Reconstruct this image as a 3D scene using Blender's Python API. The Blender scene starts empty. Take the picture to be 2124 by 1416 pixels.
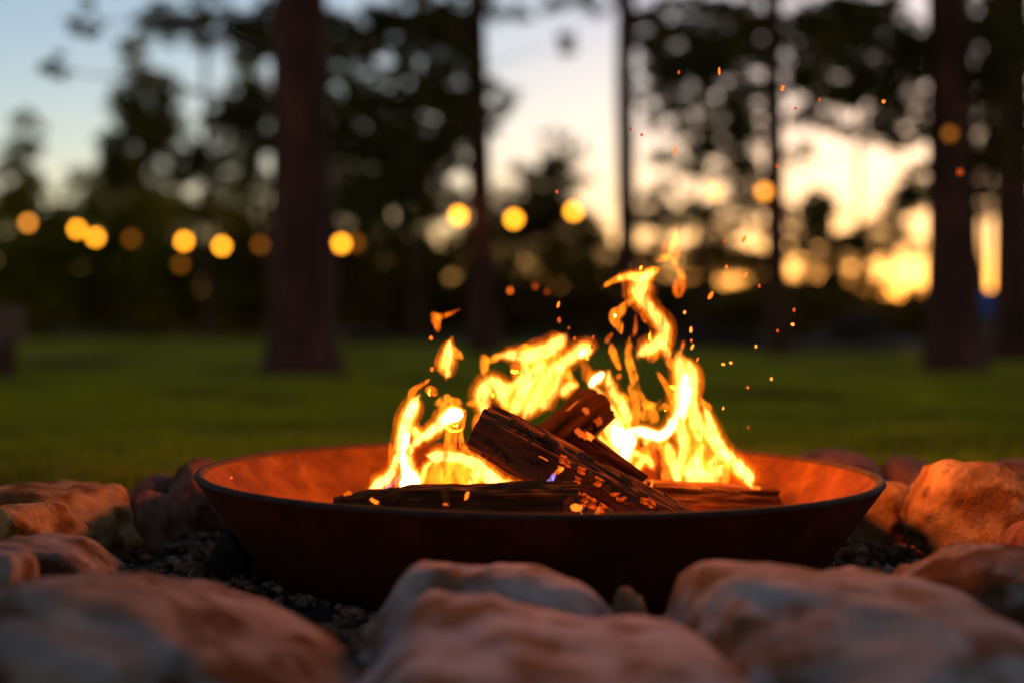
import bpy, bmesh, math, random
import numpy as np
from mathutils import Vector, Matrix, noise
from mathutils.bvhtree import BVHTree

random.seed(7)
RNG = np.random.default_rng(7)
sc = bpy.context.scene
col = sc.collection

# ------------------------------------------------------------------ camera, sky, sun, exposure
IW, IH, FPX, HORIZON = 2124.0, 1416.0, 2950.0, 665.0
ZC = 0.339
PITCH = math.atan((IH / 2 - HORIZON) / FPX)
cam_d = bpy.data.cameras.new('camera')
cam = bpy.data.objects.new('camera', cam_d)
col.objects.link(cam)
cam_d.sensor_width = 36.0
cam_d.lens = 36.0 * FPX / IW
cam_d.clip_start, cam_d.clip_end = 0.05, 4000.0
cam.location = (0, 0, ZC)
cam.rotation_euler = (math.pi / 2 - PITCH, 0, 0)
cam_d.dof.use_dof = True
cam_d.dof.focus_distance = 1.74
cam_d.dof.aperture_fstop = 1.7
sc.camera = cam

SUN_AZ, SUN_EL = math.radians(15.0), math.radians(2.1)     # azimuth to the right of +Y
w = bpy.data.worlds.new('World')
sc.world = w
w.use_nodes = True
nt = w.node_tree
sky = nt.nodes.new('ShaderNodeTexSky')
sky.sky_type = 'NISHITA'
sky.sun_disc = False
sky.sun_elevation = SUN_EL
sky.sun_rotation = SUN_AZ
sky.altitude = 100
sky.air_density = 1.0
sky.dust_density = 0.22
sky.ozone_density = 2.6
warm = nt.nodes.new('ShaderNodeMixRGB')            # the photograph's warm white balance
warm.blend_type = 'MULTIPLY'
warm.inputs[0].default_value = 1.0
warm.inputs[2].default_value = (1.30, 1.0, 0.92, 1)
nt.links.new(sky.outputs[0], warm.inputs[1])
nt.links.new(warm.outputs[0], nt.nodes['Background'].inputs[0])
nt.nodes['Background'].inputs[1].default_value = 0.12

sun_d = bpy.data.lights.new('sun', 'SUN')
sun_d.energy = 0.2
sun_d.angle = math.radians(0.6)
sun_d.color = (1.0, 0.62, 0.32)
sun = bpy.data.objects.new('sun', sun_d)
col.objects.link(sun)
sd = Vector((math.sin(SUN_AZ) * math.cos(SUN_EL), math.cos(SUN_AZ) * math.cos(SUN_EL), math.sin(SUN_EL)))
sun.rotation_euler = sd.to_track_quat('Z', 'Y').to_euler()
sun.location = sd * 50

vs = sc.view_settings
vs.view_transform = 'Standard'
vs.look = 'None'
vs.gamma = 1.0
vs.use_curve_mapping = False
vs.exposure = 1.7

cy = sc.cycles
cy.use_denoising = True
cy.denoiser = 'OPENIMAGEDENOISE'
cy.max_bounces = 6
cy.diffuse_bounces = 3
cy.glossy_bounces = 3
cy.transmission_bounces = 4
cy.transparent_max_bounces = 96
cy.volume_bounces = 0
cy.sample_clamp_indirect = 6.0
cy.use_light_tree = True

# ------------------------------------------------------------------ helpers
CP, SP = math.cos(PITCH), math.sin(PITCH)


def at(px, py, Y):
    """Point at forward distance Y (world y) on the photograph's line of sight (px, py)."""
    u = (px - IW / 2) / FPX
    v = (IH / 2 - py) / FPX
    dy = CP + v * SP
    dz = -SP + v * CP
    k = Y / dy
    return Vector((u * k, Y, ZC + dz * k))


def pxm(Y):
    return Y / FPX


def tag(o, label=None, cat=None, group=None, kind=None):
    if label: o['label'] = label
    if cat: o['category'] = cat
    if group: o['group'] = group
    if kind: o['kind'] = kind
    return o


def empty(name, loc, label=None, cat=None, group=None):
    o = bpy.data.objects.new(name, None)
    col.objects.link(o)
    o.location = loc
    o.empty_display_size = 0.05
    return tag(o, label, cat, group)


def link_mesh(name, me, mat, parent=None, smooth=True):
    o = bpy.data.objects.new(name, me)
    col.objects.link(o)
    if mat is not None and len(me.materials) == 0:
        me.materials.append(mat)
    if smooth:
        me.polygons.foreach_set('use_smooth', [True] * len(me.polygons))
    if parent is not None:
        o.parent = parent
        o.matrix_parent_inverse = Matrix.Translation(-parent.location)
    return o


def mesh_from(name, verts, faces):
    me = bpy.data.meshes.new(name)
    me.from_pydata([tuple(v) for v in verts], [], faces)
    me.update()
    return me


def quad_mesh(name, q):
    """q: (n, 4, 3) array of quads -> mesh."""
    n = len(q)
    me = bpy.data.meshes.new(name)
    me.vertices.add(n * 4)
    me.vertices.foreach_set('co', q.reshape(-1).astype(np.float32))
    me.loops.add(n * 4)
    me.loops.foreach_set('vertex_index', np.arange(n * 4, dtype=np.int32))
    me.polygons.add(n)
    me.polygons.foreach_set('loop_start', np.arange(0, n * 4, 4, dtype=np.int32))
    me.polygons.foreach_set('loop_total', np.full(n, 4, dtype=np.int32))
    me.update(calc_edges=True)
    return me


def lathe(name, prof, n=96):
    vs_, fs = [], []
    m = len(prof)
    for i in range(n):
        a = 2 * math.pi * i / n
        for r, z in prof:
            vs_.append((r * math.cos(a), r * math.sin(a), z))
    for i in range(n):
        j = (i + 1) % n
        for k in range(m - 1):
            fs.append((i * m + k, j * m + k, j * m + k + 1, i * m + k + 1))
    return mesh_from(name, vs_, fs)


def fbm(p, o=4):
    return noise.fractal(p, 1.0, 2.0, o, noise_basis='PERLIN_ORIGINAL')


def catmull(pts, n):
    """pts: list of tuples; returns n*(len-1)+1 interpolated tuples."""
    P = [pts[0]] + list(pts) + [pts[-1]]
    out = []
    for i in range(1, len(P) - 2):
        p0, p1, p2, p3 = (np.array(P[i + k], float) for k in (-1, 0, 1, 2))
        for s in range(n):
            t = s / n
            out.append(0.5 * ((2 * p1) + (-p0 + p2) * t + (2 * p0 - 5 * p1 + 4 * p2 - p3) * t * t + (-p0 + 3 * p1 - 3 * p2 + p3) * t ** 3))
    out.append(np.array(P[-2], float))
    return out


def tube(name, pts, sides=10, depth=1.0, close=True):
    """pts: list of (Vector, radius) -> closed tapered tube."""
    vs_, fs = [], []
    n = len(pts)
    ref = Vector((0, 1, 0))
    for i, (p, r) in enumerate(pts):
        a = pts[max(i - 1, 0)][0]
        b = pts[min(i + 1, n - 1)][0]
        t = (b - a)
        t = t.normalized() if t.length > 1e-9 else Vector((0, 0, 1))
        rr = ref if abs(t.dot(ref)) < 0.95 else Vector((1, 0, 0))
        s = t.cross(rr).normalized()
        q = s.cross(t).normalized()
        for k in range(sides):
            an = 2 * math.pi * k / sides
            vs_.append(p + s * (r * math.cos(an)) + q * (r * depth * math.sin(an)))
    for i in range(n - 1):
        for k in range(sides):
            l = (k + 1) % sides
            fs.append((i * sides + k, (i + 1) * sides + k, (i + 1) * sides + l, i * sides + l))
    if close:
        fs.append(tuple(range(sides)))
        fs.append(tuple((n - 1) * sides + k for k in range(sides - 1, -1, -1)))
    return mesh_from(name, vs_, fs)


# ------------------------------------------------------------------ materials
MATS = {}


def new_mat(name):
    m = bpy.data.materials.new(name)
    m.use_nodes = True
    MATS[name] = m
    return m, m.node_tree, m.node_tree.nodes['Principled BSDF']


def noisy(name, stops, scale=8.0, rough=0.9, bump=0.3, bscale=None, detail=8, coords='Object', stretch=(1, 1, 1), bdist=0.01,
          spec=0.3, metallic=0.0, second=None, ndist=0.0):
    m, t, b = new_mat(name)
    N, L = t.nodes, t.links
    tc = N.new('ShaderNodeTexCoord')
    mp = N.new('ShaderNodeMapping')
    mp.inputs['Scale'].default_value = stretch
    L.new(tc.outputs[coords], mp.inputs[0])
    n1 = N.new('ShaderNodeTexNoise')
    n1.inputs['Scale'].default_value = scale
    n1.inputs['Detail'].default_value = detail
    n1.inputs['Roughness'].default_value = 0.65
    n1.inputs['Distortion'].default_value = ndist
    L.new(mp.outputs[0], n1.inputs['Vector'])
    cr = N.new('ShaderNodeValToRGB')
    e = cr.color_ramp.elements
    while len(e) < len(stops):
        e.new(0.5)
    for el, (p, c) in zip(e, stops):
        el.position = p
        el.color = (*c, 1)
    L.new(n1.outputs[0], cr.inputs[0])
    colout = cr.outputs[0]
    if second:
        c2, s2, lo, hi = second
        n3 = N.new('ShaderNodeTexNoise')
        n3.inputs['Scale'].default_value = s2
        n3.inputs['Detail'].default_value = 5
        L.new(mp.outputs[0], n3.inputs['Vector'])
        mr = N.new('ShaderNodeMapRange')
        mr.inputs[1].default_value = lo
        mr.inputs[2].default_value = hi
        L.new(n3.outputs[0], mr.inputs[0])
        mx = N.new('ShaderNodeMixRGB')
        mx.inputs[2].default_value = (*c2, 1)
        L.new(mr.outputs[0], mx.inputs[0])
        L.new(colout, mx.inputs[1])
        colout = mx.outputs[0]
    L.new(colout, b.inputs['Base Color'])
    b.inputs['Roughness'].default_value = rough
    b.inputs['Specular IOR Level'].default_value = spec
    b.inputs['Metallic'].default_value = metallic
    if bump > 0:
        n2 = N.new('ShaderNodeTexNoise')
        n2.inputs['Scale'].default_value = bscale or scale * 4
        n2.inputs['Detail'].default_value = 8
        n2.inputs['Roughness'].default_value = 0.7
        L.new(mp.outputs[0], n2.inputs['Vector'])
        bp = N.new('ShaderNodeBump')
        bp.inputs['Strength'].default_value = bump
        bp.inputs['Distance'].default_value = bdist
        L.new(n2.outputs[0], bp.inputs['Height'])
        L.new(bp.outputs[0], b.inputs['Normal'])
    return m


def emit_mat(name, color, strength, sample=True):
    m = bpy.data.materials.new(name)
    m.use_nodes = True
    t = m.node_tree
    t.nodes.clear()
    o = t.nodes.new('ShaderNodeOutputMaterial')
    e = t.nodes.new('ShaderNodeEmission')
    e.inputs[0].default_value = (*color, 1)
    e.inputs[1].default_value = strength
    t.links.new(e.outputs[0], o.inputs['Surface'])
    if not sample:
        m.cycles.emission_sampling = 'NONE'
    MATS[name] = m
    return m


def glow_volume(name, color, strength):
    """burning gas: emission that wavers in rising streaks through the tongue"""
    m = bpy.data.materials.new(name)
    m.use_nodes = True
    t = m.node_tree
    t.nodes.clear()
    N, L = t.nodes, t.links
    o = N.new('ShaderNodeOutputMaterial')
    e = N.new('ShaderNodeEmission')
    e.inputs[0].default_value = (*color, 1)
    tc = N.new('ShaderNodeTexCoord')
    mp = N.new('ShaderNodeMapping')
    mp.inputs['Scale'].default_value = (120, 120, 42)
    L.new(tc.outputs['Object'], mp.inputs[0])
    nz = N.new('ShaderNodeTexNoise')
    nz.inputs['Scale'].default_value = 1.0
    nz.inputs['Detail'].default_value = 2.0
    nz.inputs['Distortion'].default_value = 1.2
    L.new(mp.outputs[0], nz.inputs['Vector'])
    mr = N.new('ShaderNodeMapRange')
    mr.inputs[1].default_value, mr.inputs[2].default_value = 0.38, 0.66
    mr.inputs[3].default_value, mr.inputs[4].default_value = 0.05 * strength, 2.7 * strength
    L.new(nz.outputs[0], mr.inputs[0])
    L.new(mr.outputs[0], e.inputs[1])
    L.new(e.outputs[0], o.inputs['Volume'])
    return m


# ------------------------------------------------------------------ ground, lawn, fire-pit bed
BOWL = Vector((at(1115, 985, 1.9).x, 1.9, 0.0))

grass_soil = noisy('lawn_soil', [(0.3, (0.10, 0.085, 0.001)), (0.6, (0.20, 0.17, 0.001)), (0.8, (0.26, 0.22, 0.002))], scale=1.3, bump=0.4, bscale=30)
me = bpy.data.meshes.new('ground')
bm = bmesh.new()
bmesh.ops.create_grid(bm, x_segments=40, y_segments=40, size=600)
bm.to_mesh(me)
bm.free()
tag(link_mesh('ground', me, grass_soil), kind='structure')

pit_soil = noisy('pit_soil', [(0.3, (0.014, 0.008, 0.005)), (0.6, (0.035, 0.02, 0.012)), (0.8, (0.06, 0.035, 0.022))], scale=30, bump=0.8, bscale=90)
vs_, fs = [(BOWL.x, BOWL.y, 0.006)], []
for i in range(96):
    a = 2 * math.pi * i / 96
    r = 1.16 + 0.05 * fbm(Vector((math.cos(a) * 2, math.sin(a) * 2, 3)))
    vs_.append((BOWL.x + r * math.cos(a), BOWL.y + r * math.sin(a), 0.006))
for i in range(96):
    fs.append((0, 1 + i, 1 + (i + 1) % 96))
tag(link_mesh('soil_bed', mesh_from('soil_bed', vs_, fs), pit_soil), kind='structure')

# grass blades of the lawn: nobody could count them
grass_leaf = noisy('grass_leaf', [(0.3, (0.19, 0.18, 0.001)), (0.5, (0.34, 0.31, 0.001)), (0.7, (0.48, 0.42, 0.002))], scale=1.7, bump=0, rough=0.6, second=((0.12, 0.095, 0.002), 0.9, 0.46, 0.66))


def grass_blades(n, y0, y1, h0, h1, wd):
    Y = y0 * (y1 / y0) ** RNG.random(n)
    X = (RNG.random(n) - 0.5) * 2 * (Y * 0.62 + 0.5)
    keep = (X - BOWL.x) ** 2 + (Y - BOWL.y) ** 2 > 1.14 ** 2
    X, Y = X[keep], Y[keep]
    n = len(X)
    tuft = 0.55 + 0.9 * np.array([max(0, 0.5 + noise.noise(Vector((x * 2.3, y * 2.3, 0)))) for x, y in zip(X, Y)])
    H = (h0 + (h1 - h0) * RNG.random(n)) * tuft
    A = RNG.random(n) * 2 * math.pi
    W = wd * (0.6 + 0.8 * RNG.random(n)) * (1 + Y / 6)
    lean = (RNG.random(n)) * 0.7 * H
    B = RNG.random(n) * 2 * math.pi
    q = np.zeros((n, 4, 3))
    dx, dy = np.cos(A) * W, np.sin(A) * W
    q[:, 0] = np.stack([X - dx, Y - dy, np.zeros(n)], 1)
    q[:, 1] = np.stack([X + dx, Y + dy, np.zeros(n)], 1)
    tx, ty = X + np.cos(B) * lean, Y + np.sin(B) * lean
    q[:, 2] = np.stack([tx + dx * .3, ty + dy * .3, H], 1)
    q[:, 3] = np.stack([tx - dx * .3, ty - dy * .3, H], 1)
    return q


gq = np.concatenate([grass_blades(100000, 2.6, 7, 0.015, 0.042, 0.0022), grass_blades(100000, 6, 30, 0.008, 0.03, 0.004)])
tag(link_mesh('grass', quad_mesh('grass', gq), grass_leaf, smooth=False), 'short green lawn grass spreading behind the fire pit', 'grass', kind='stuff')

mulch_brown = noisy('mulch_brown', [(0.3, (0.025, 0.015, 0.006)), (0.7, (0.07, 0.042, 0.018))], scale=6, bump=0.6, spec=0.03)
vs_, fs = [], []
c0 = at(150, 757, 0.335 * FPX / (757 - HORIZON))  # flat dark brown patch laid on the lawn at far left
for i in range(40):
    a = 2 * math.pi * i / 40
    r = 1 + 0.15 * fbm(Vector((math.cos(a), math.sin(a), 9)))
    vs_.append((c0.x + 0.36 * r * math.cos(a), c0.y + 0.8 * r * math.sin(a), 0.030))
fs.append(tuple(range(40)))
tag(link_mesh('dark_patch', mesh_from('dark_patch', vs_, fs), mulch_brown), kind='structure')
# strip of bare forest floor under the trees behind the lawn
vs_ = [(1.2, 17.5, 0.03), (3.0, 15.0, 0.03), (14, 12.6, 0.03), (30, 12, 0.03), (60, 60, 0.03), (-60, 60, 0.03), (-30, 29, 0.03), (-6, 28, 0.03)]
tag(link_mesh('forest_floor', mesh_from('forest_floor', vs_, [tuple(range(8))]), mulch_brown), kind='structure')

# ------------------------------------------------------------------ trees and shrubs
bark = noisy('pine_bark', [(0.3, (0.022, 0.007, 0.003)), (0.5, (0.075, 0.022, 0.010)), (0.7, (0.16, 0.050, 0.024))], scale=7, stretch=(1, 1, 0.25), bump=1.0, bscale=14, bdist=0.03)
needle = noisy('pine_needle', [(0.3, (0.07, 0.062, 0.010)), (0.6, (0.115, 0.098, 0.014)), (0.8, (0.17, 0.135, 0.02))], scale=0.8, bump=0, rough=0.7)
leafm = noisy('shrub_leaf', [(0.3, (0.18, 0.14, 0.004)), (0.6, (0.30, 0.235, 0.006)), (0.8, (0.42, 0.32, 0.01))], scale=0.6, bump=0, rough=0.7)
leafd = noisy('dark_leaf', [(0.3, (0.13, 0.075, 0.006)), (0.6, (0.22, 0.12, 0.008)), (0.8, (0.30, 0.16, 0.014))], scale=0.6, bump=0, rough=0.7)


def backlit(m, amount):
    """thin leaves let light through"""
    t = m.node_tree
    N, L = t.nodes, t.links
    b = N['Principled BSDF']
    out = next(n for n in N if n.type == 'OUTPUT_MATERIAL')
    tr = N.new('ShaderNodeBsdfTranslucent')
    src = b.inputs['Base Color'].links[0].from_socket
    L.new(src, tr.inputs['Color'])
    mx = N.new('ShaderNodeMixShader')
    mx.inputs[0].default_value = amount
    L.new(b.outputs[0], mx.inputs[1])
    L.new(tr.outputs[0], mx.inputs[2])
    L.new(mx.outputs[0], out.inputs['Surface'])


for m_, k_ in ((leafm, 0.6), (leafd, 0.55), (needle, 0.5), (grass_leaf, 0.45)):
    backlit(m_, k_)


def trunk_mesh(base, top, r0, r1, seed, flare=1.35, n=26, sides=20):
    base, top = Vector(base), Vector(top)
    vs_, fs = [], []
    for i in range(n + 1):
        t = i / n
        t = t * t * (0.4) + t * 0.6
        p = base.lerp(top, t)
        p.x += 0.02 * (top - base).length * 0.15 * math.sin(t * 5 + seed)
        r = r0 + (r1 - r0) * t
        r *= 1 + (flare - 1) * math.exp(-t * (top - base).length / 0.22)
        for k in range(sides):
            a = 2 * math.pi * k / sides
            rr = r * (1 + 0.10 * noise.noise(Vector((math.cos(a) * 2.2, math.sin(a) * 2.2, p.z * 2.0 + seed))) + 0.06 * noise.noise(Vector((math.cos(a) * 7, math.sin(a) * 7, p.z * 4 + seed))))
            vs_.append((p.x + rr * math.cos(a), p.y + rr * math.sin(a), p.z))
    for i in range(n):
        for k in range(sides):
            l = (k + 1) % sides
            fs.append((i * sides + k, i * sides + l, (i + 1) * sides + l, (i + 1) * sides + k))
    return mesh_from('trunk', vs_, fs)


def tufts(cent, size, nq, wr):
    """needle or leaf tufts: (n,3) centres, (n,) sizes -> quads radiating from each centre."""
    n = len(cent)
    c = np.repeat(cent, nq, 0)
    s = np.repeat(size, nq)
    m = len(c)
    d = RNG.normal(size=(m, 3))
    d /= np.linalg.norm(d, axis=1, keepdims=True)
    d[:, 2] = d[:, 2] * 0.7 + 0.1
    e = np.cross(d, RNG.normal(size=(m, 3)))
    e /= np.linalg.norm(e, axis=1, keepdims=True) + 1e-9
    a = c + d * (s * 0.05)[:, None]
    b = c + d * (s * (0.6 + 0.5 * RNG.random(m)))[:, None]
    hw = (s * wr * (0.7 + 0.6 * RNG.random(m)))[:, None]
    q = np.stack([a - e * hw * 0.5, (a + b) / 2 - e * hw, b, (a + b) / 2 + e * hw], 1)
    return q


def blob_tufts(px, py, Y, rx, ry, cov, tuft_px=16, nq=6, wr=0.2, dm=None, clump=27, fill=13):
    """foliage clumps filling an ellipsoid seen around (px, py); cov: mean number of clumps along a line of sight."""
    k = pxm(Y)
    area = math.pi * rx * ry
    n = max(3, int(1.3 * cov * area / (math.pi * clump ** 2)))
    d = RNG.normal(size=(n, 3))
    d /= np.linalg.norm(d, axis=1, keepdims=True)
    r = RNG.random(n) ** 0.42
    c = np.array(at(px, py, Y))
    ext = np.array([rx * k, dm if dm else max(rx, ry) * k * 0.8, ry * k])
    C = c + d * r[:, None] * ext
    R = clump * k * (0.55 + 0.8 * RNG.random(n))
    e = RNG.normal(size=(n, fill, 3))
    e /= np.linalg.norm(e, axis=2, keepdims=True)
    e *= (RNG.random((n, fill, 1)) ** 0.5) * R[:, None, None]
    e[..., 2] *= 0.7
    P = (C[:, None, :] + e).reshape(-1, 3)
    return P, tuft_px * k * (0.6 + 0.8 * RNG.random(len(P)))


def crown_mesh(blobs, Y, **kw):
    qs = []
    for b in blobs:
        px, py, rx, ry, cov = b[:5]
        YY = b[5] if len(b) > 5 else Y
        P, s = blob_tufts(px, py, YY, rx, ry, cov, **{k: v for k, v in kw.items() if k in ('tuft_px', 'nq', 'wr', 'dm', 'clump')})
        P[:, 2] = np.maximum(P[:, 2], 0.05)
        qs.append(tufts(P, s, kw.get('nq', 6), kw.get('wr', 0.2)))
    return quad_mesh('crown', np.concatenate(qs))


def branch_meshes(root, blobs, Y, tx, mat):
    """one limb from the trunk out to each foliage blob"""
    for b in blobs:
        YY = b[5] if len(b) > 5 else Y
        e = at(b[0], b[1], YY)
        L = (Vector((tx, Y, e.z)) - e).length
        s = Vector((tx, Y, max(0.3, e.z - 0.25 * L)))
        mid = s.lerp(e, 0.5) + Vector((0, 0, 0.06 * L))
        r = 0.006 * max(L, 0.6) + 0.005
        pts = [(Vector(p[:3]), p[3]) for p in catmull([(*s, r), (*mid, r * .7), (*e, r * .3)], 4)]
        link_mesh('limb', tube('limb', pts, 6), mat, root)


def tree(name, label, x_px, Y, r0_px, r1_px, height, blobs, leaf, group=None, seed=1, top_px=None, limbs=True, cat='tree', **kw):
    k = pxm(Y)
    bx = (x_px - IW / 2) * k
    tx = ((top_px if top_px is not None else x_px) - IW / 2) * k
    zt = ZC + HORIZON * k
    full = bx + (tx - bx) * height / zt
    root = empty(name, (bx, Y, 0), label, cat, group)
    link_mesh('trunk', trunk_mesh((bx, Y, -0.02), (full, Y, height), r0_px * k, max(0.02, r0_px * k + (r1_px - r0_px) * k * height / zt), seed), bark, root)
    link_mesh('crown', crown_mesh(blobs, Y, **kw), leaf, root, smooth=False)
    if limbs:
        branch_meshes(root, blobs, Y, (bx + tx) / 2, bark)
    return root


PG = 'pines around the lawn'
# big pine left of the fire
tree('pine_tree', 'thick pine trunk standing on the lawn left of the flames', 622, 8.7, 72, 54, 5.2,
     [(190, 40, 36, 60, 1.4, 8.9), (120, 150, 20, 20, 0.9, 9.0), (330, 30, 60, 34, 1.2, 9.4), (400, 25, 80, 45, 1.4, 9.2), (510, 45, 70, 55, 1.5, 9.6),
      (480, -120, 240, 90, 1.0, 9.0), (760, -110, 180, 80, 1.0, 8.6), (620, -380, 380, 200, 0.6, 8.7)], needle, PG, 1, top_px=622, clump=30)
tree('pine_tree', 'slim pine behind the fire, right of the thick left trunk, with low dense needles', 1002, 14.0, 28, 20, 6.5,
     [(730, 55, 80, 70, 1.4), (850, 140, 110, 110, 1.5), (790, 300, 140, 120, 2.2), (935, 90, 50, 130, 2.2), (930, 290, 60, 120, 1.8), (700, 220, 50, 120, 1.8),
      (860, 30, 100, 50, 0.9), (790, 430, 120, 60, 2.2), (1010, 200, 50, 90, 1.2), (960, -160, 300, 150, 1.5)], needle, PG, 2, top_px=990, clump=22)
tree('pine_tree', 'thinnest straight dark trunk against the bright sky behind the flames', 1304, 18.0, 22, 19, 9.0,
     [(1270, 10, 90, 40, 0.9), (1350, 70, 50, 60, 0.9), (1300, -160, 200, 140, 1.5)], needle, PG, 3, top_px=1300, clump=24)
tree('pine_tree', 'slender dark pine trunk right of the tallest flame tip', 1620, 14.0, 23, 18, 7.0,
     [(1450, 40, 110, 60, 1.65), (1540, 150, 70, 80, 1.50), (1420, 170, 80, 60, 0.90), (1700, 50, 80, 60, 1.80), (1690, 160, 60, 50, 2.10), (1560, 320, 45, 80, 1.35),
      (1410, 320, 60, 50, 0.75), (1500, 270, 90, 60, 0.75), (1350, 140, 60, 90, 1.05), (1470, 110, 120, 60, 0.90), (1560, 230, 60, 60, 1.05), (1660, 100, 60, 60, 1.20), (1650, 330, 40, 50, 0.52), (1600, -160, 260, 150, 2.40)], needle, PG, 4, top_px=1600, clump=22)
tree('pine_tree', 'thick dark pine trunk standing on the lawn at the right', 1988, 9.1, 55, 42, 5.6,
     [(1830, 90, 100, 100, 2.29), (1800, 195, 100, 40, 2.03), (1895, 250, 50, 70, 1.35), (1770, 260, 70, 40, 0.68), (1900, 350, 40, 50, 0.68), (1720, 120, 70, 60, 0.94), (1760, 30, 60, 40, 1.76), (2070, 120, 70, 140, 2.43), (2060, 330, 50, 70, 2.16),
      (1950, -180, 380, 150, 2.16)], needle, PG, 5, top_px=1962, clump=23)
tree('pine_tree', 'dark pine trunk cut by the right edge of the picture', 2104, 12.0, 40, 36, 6.5,
     [(2110, 100, 60, 110, 1.8), (2120, 300, 60, 150, 1.5), (2150, -120, 150, 120, 1.8)], needle, PG, 6, top_px=2090, clump=23)

BG = 'trees behind the lawn'


def far_pine(label, x_px, Y, r_px, blobs, seed, clump=17):
    tree('pine_tree', label, x_px, Y, r_px, r_px * .8, 0.339 + 720 * pxm(Y), blobs, needle, 'far pines with fine needles', seed, clump=clump)


far_pine('far pine with open needles between the thinnest trunk and slender trunk', 1450, 26, 6,
         [(1380, 60, 70, 60, 2.29), (1460, 130, 110, 70, 2.29), (1540, 60, 70, 60, 2.54), (1400, 230, 80, 60, 1.52), (1530, 250, 80, 60, 1.76), (1450, 340, 90, 50, 1.27), (1560, 400, 50, 60, 2.03), (1370, 430, 50, 60, 1.52), (1440, 450, 90, 40, 1.52)], 41)
far_pine('far pine with open needles left of the thick right trunk', 1780, 27, 6,
         [(1700, 60, 80, 70, 2.27), (1800, 50, 90, 60, 2.27), (1760, 160, 100, 60, 2.05), (1880, 130, 60, 90, 2.27), (1860, 260, 60, 60, 1.81), (1680, 240, 50, 50, 1.36), (1790, 270, 90, 40, 0.79), (1900, 400, 40, 60, 1.81), (1800, 500, 90, 40, 1.58), (1670, 470, 60, 50, 1.81)], 42)
far_pine('far pine rising through the open sky right of the slim pine', 1000, 30, 5,
         [(1060, 20, 60, 40, 0.7), (1180, 100, 30, 30, 0.3), (1150, 0, 90, 25, 0.6), (1040, 240, 40, 60, 0.5)], 43)
far_pine('far pine with dense needles behind the thick right trunk', 2040, 24, 7,
         [(2040, 60, 80, 80, 1.96), (2060, 200, 70, 80, 1.68), (2080, 330, 60, 70, 1.68), (2110, 440, 40, 60, 1.40), (2030, 400, 30, 60, 1.12)], 44)
far_pine('far pine with dense needles behind the slim pine', 860, 25, 7,
         [(720, 90, 80, 80, 1.32), (830, 60, 90, 60, 1.10), (920, 60, 70, 70, 1.76), (860, 200, 110, 80, 1.54), (740, 230, 80, 90, 1.65), (840, 340, 120, 80, 1.76), (940, 260, 50, 100, 1.65), (760, 400, 90, 60, 1.98), (900, 420, 80, 50, 1.54)], 45)
far_pine('far pine with dense needles left of the thick left trunk', 430, 25, 7,
         [(330, 60, 60, 40, 1.17), (450, 60, 80, 50, 1.43), (540, 90, 50, 70, 1.56), (400, 330, 90, 60, 1.56), (480, 230, 60, 60, 1.30), (540, 280, 50, 110, 1.95), (320, 250, 60, 80, 1.56), (250, 330, 60, 60, 1.56)], 46)


def cone_blobs(ax, ay, by, hw, cov):
    out = []
    n = max(4, int((by - ay) / 50))
    for i in range(n):
        t = (i + 0.6) / n
        out.append((ax + RNG.normal() * hw * 0.12, ay + t * (by - ay), max(14, hw * (0.12 + 0.88 * t ** 0.8)), (by - ay) / n * 0.85, cov))
    return out


tree('conifer_tree', 'small pointed conifer in the far left corner below the pale sky', 45, 45, 10, 2, 6.2, cone_blobs(45, 245, 640, 110, 2.6), leafm, BG, 11, limbs=False, clump=24)
tree('conifer_tree', 'tall dark conifer left of the thick left trunk, its tip against the sky', 292, 32, 14, 3, 6.0, cone_blobs(290, 85, 640, 200, 2.2), leafm, BG, 12, limbs=False, clump=24)
tree('conifer_tree', 'dark conifer just left of the thick left trunk', 520, 34, 14, 3, 6.2, cone_blobs(510, 100, 640, 150, 2.00), leafm, BG, 13, limbs=False, clump=24)
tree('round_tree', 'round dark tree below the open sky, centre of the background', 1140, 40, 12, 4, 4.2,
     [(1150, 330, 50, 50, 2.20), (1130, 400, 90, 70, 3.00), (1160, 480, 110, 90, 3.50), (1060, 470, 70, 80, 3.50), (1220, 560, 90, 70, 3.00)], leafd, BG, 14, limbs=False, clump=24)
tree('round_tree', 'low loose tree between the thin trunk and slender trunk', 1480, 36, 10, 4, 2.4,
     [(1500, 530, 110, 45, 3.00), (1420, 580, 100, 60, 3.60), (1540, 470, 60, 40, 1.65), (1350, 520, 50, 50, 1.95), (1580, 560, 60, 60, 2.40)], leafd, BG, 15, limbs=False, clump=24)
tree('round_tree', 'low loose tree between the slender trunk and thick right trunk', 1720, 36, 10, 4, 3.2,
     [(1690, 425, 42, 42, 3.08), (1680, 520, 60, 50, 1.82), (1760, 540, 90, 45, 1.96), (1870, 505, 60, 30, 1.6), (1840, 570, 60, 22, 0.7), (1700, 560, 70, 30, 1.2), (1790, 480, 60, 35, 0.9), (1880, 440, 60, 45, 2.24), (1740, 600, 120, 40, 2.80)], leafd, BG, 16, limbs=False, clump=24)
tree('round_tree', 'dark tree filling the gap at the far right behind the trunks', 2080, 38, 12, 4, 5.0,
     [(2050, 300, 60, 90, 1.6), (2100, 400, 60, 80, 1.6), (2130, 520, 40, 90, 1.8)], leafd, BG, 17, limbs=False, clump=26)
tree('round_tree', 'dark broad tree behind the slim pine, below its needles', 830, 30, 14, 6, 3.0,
     [(760, 500, 130, 90, 3.2), (900, 520, 130, 80, 3.2), (700, 420, 60, 80, 2.2)], leafd, BG, 18, limbs=False, clump=24)


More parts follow.
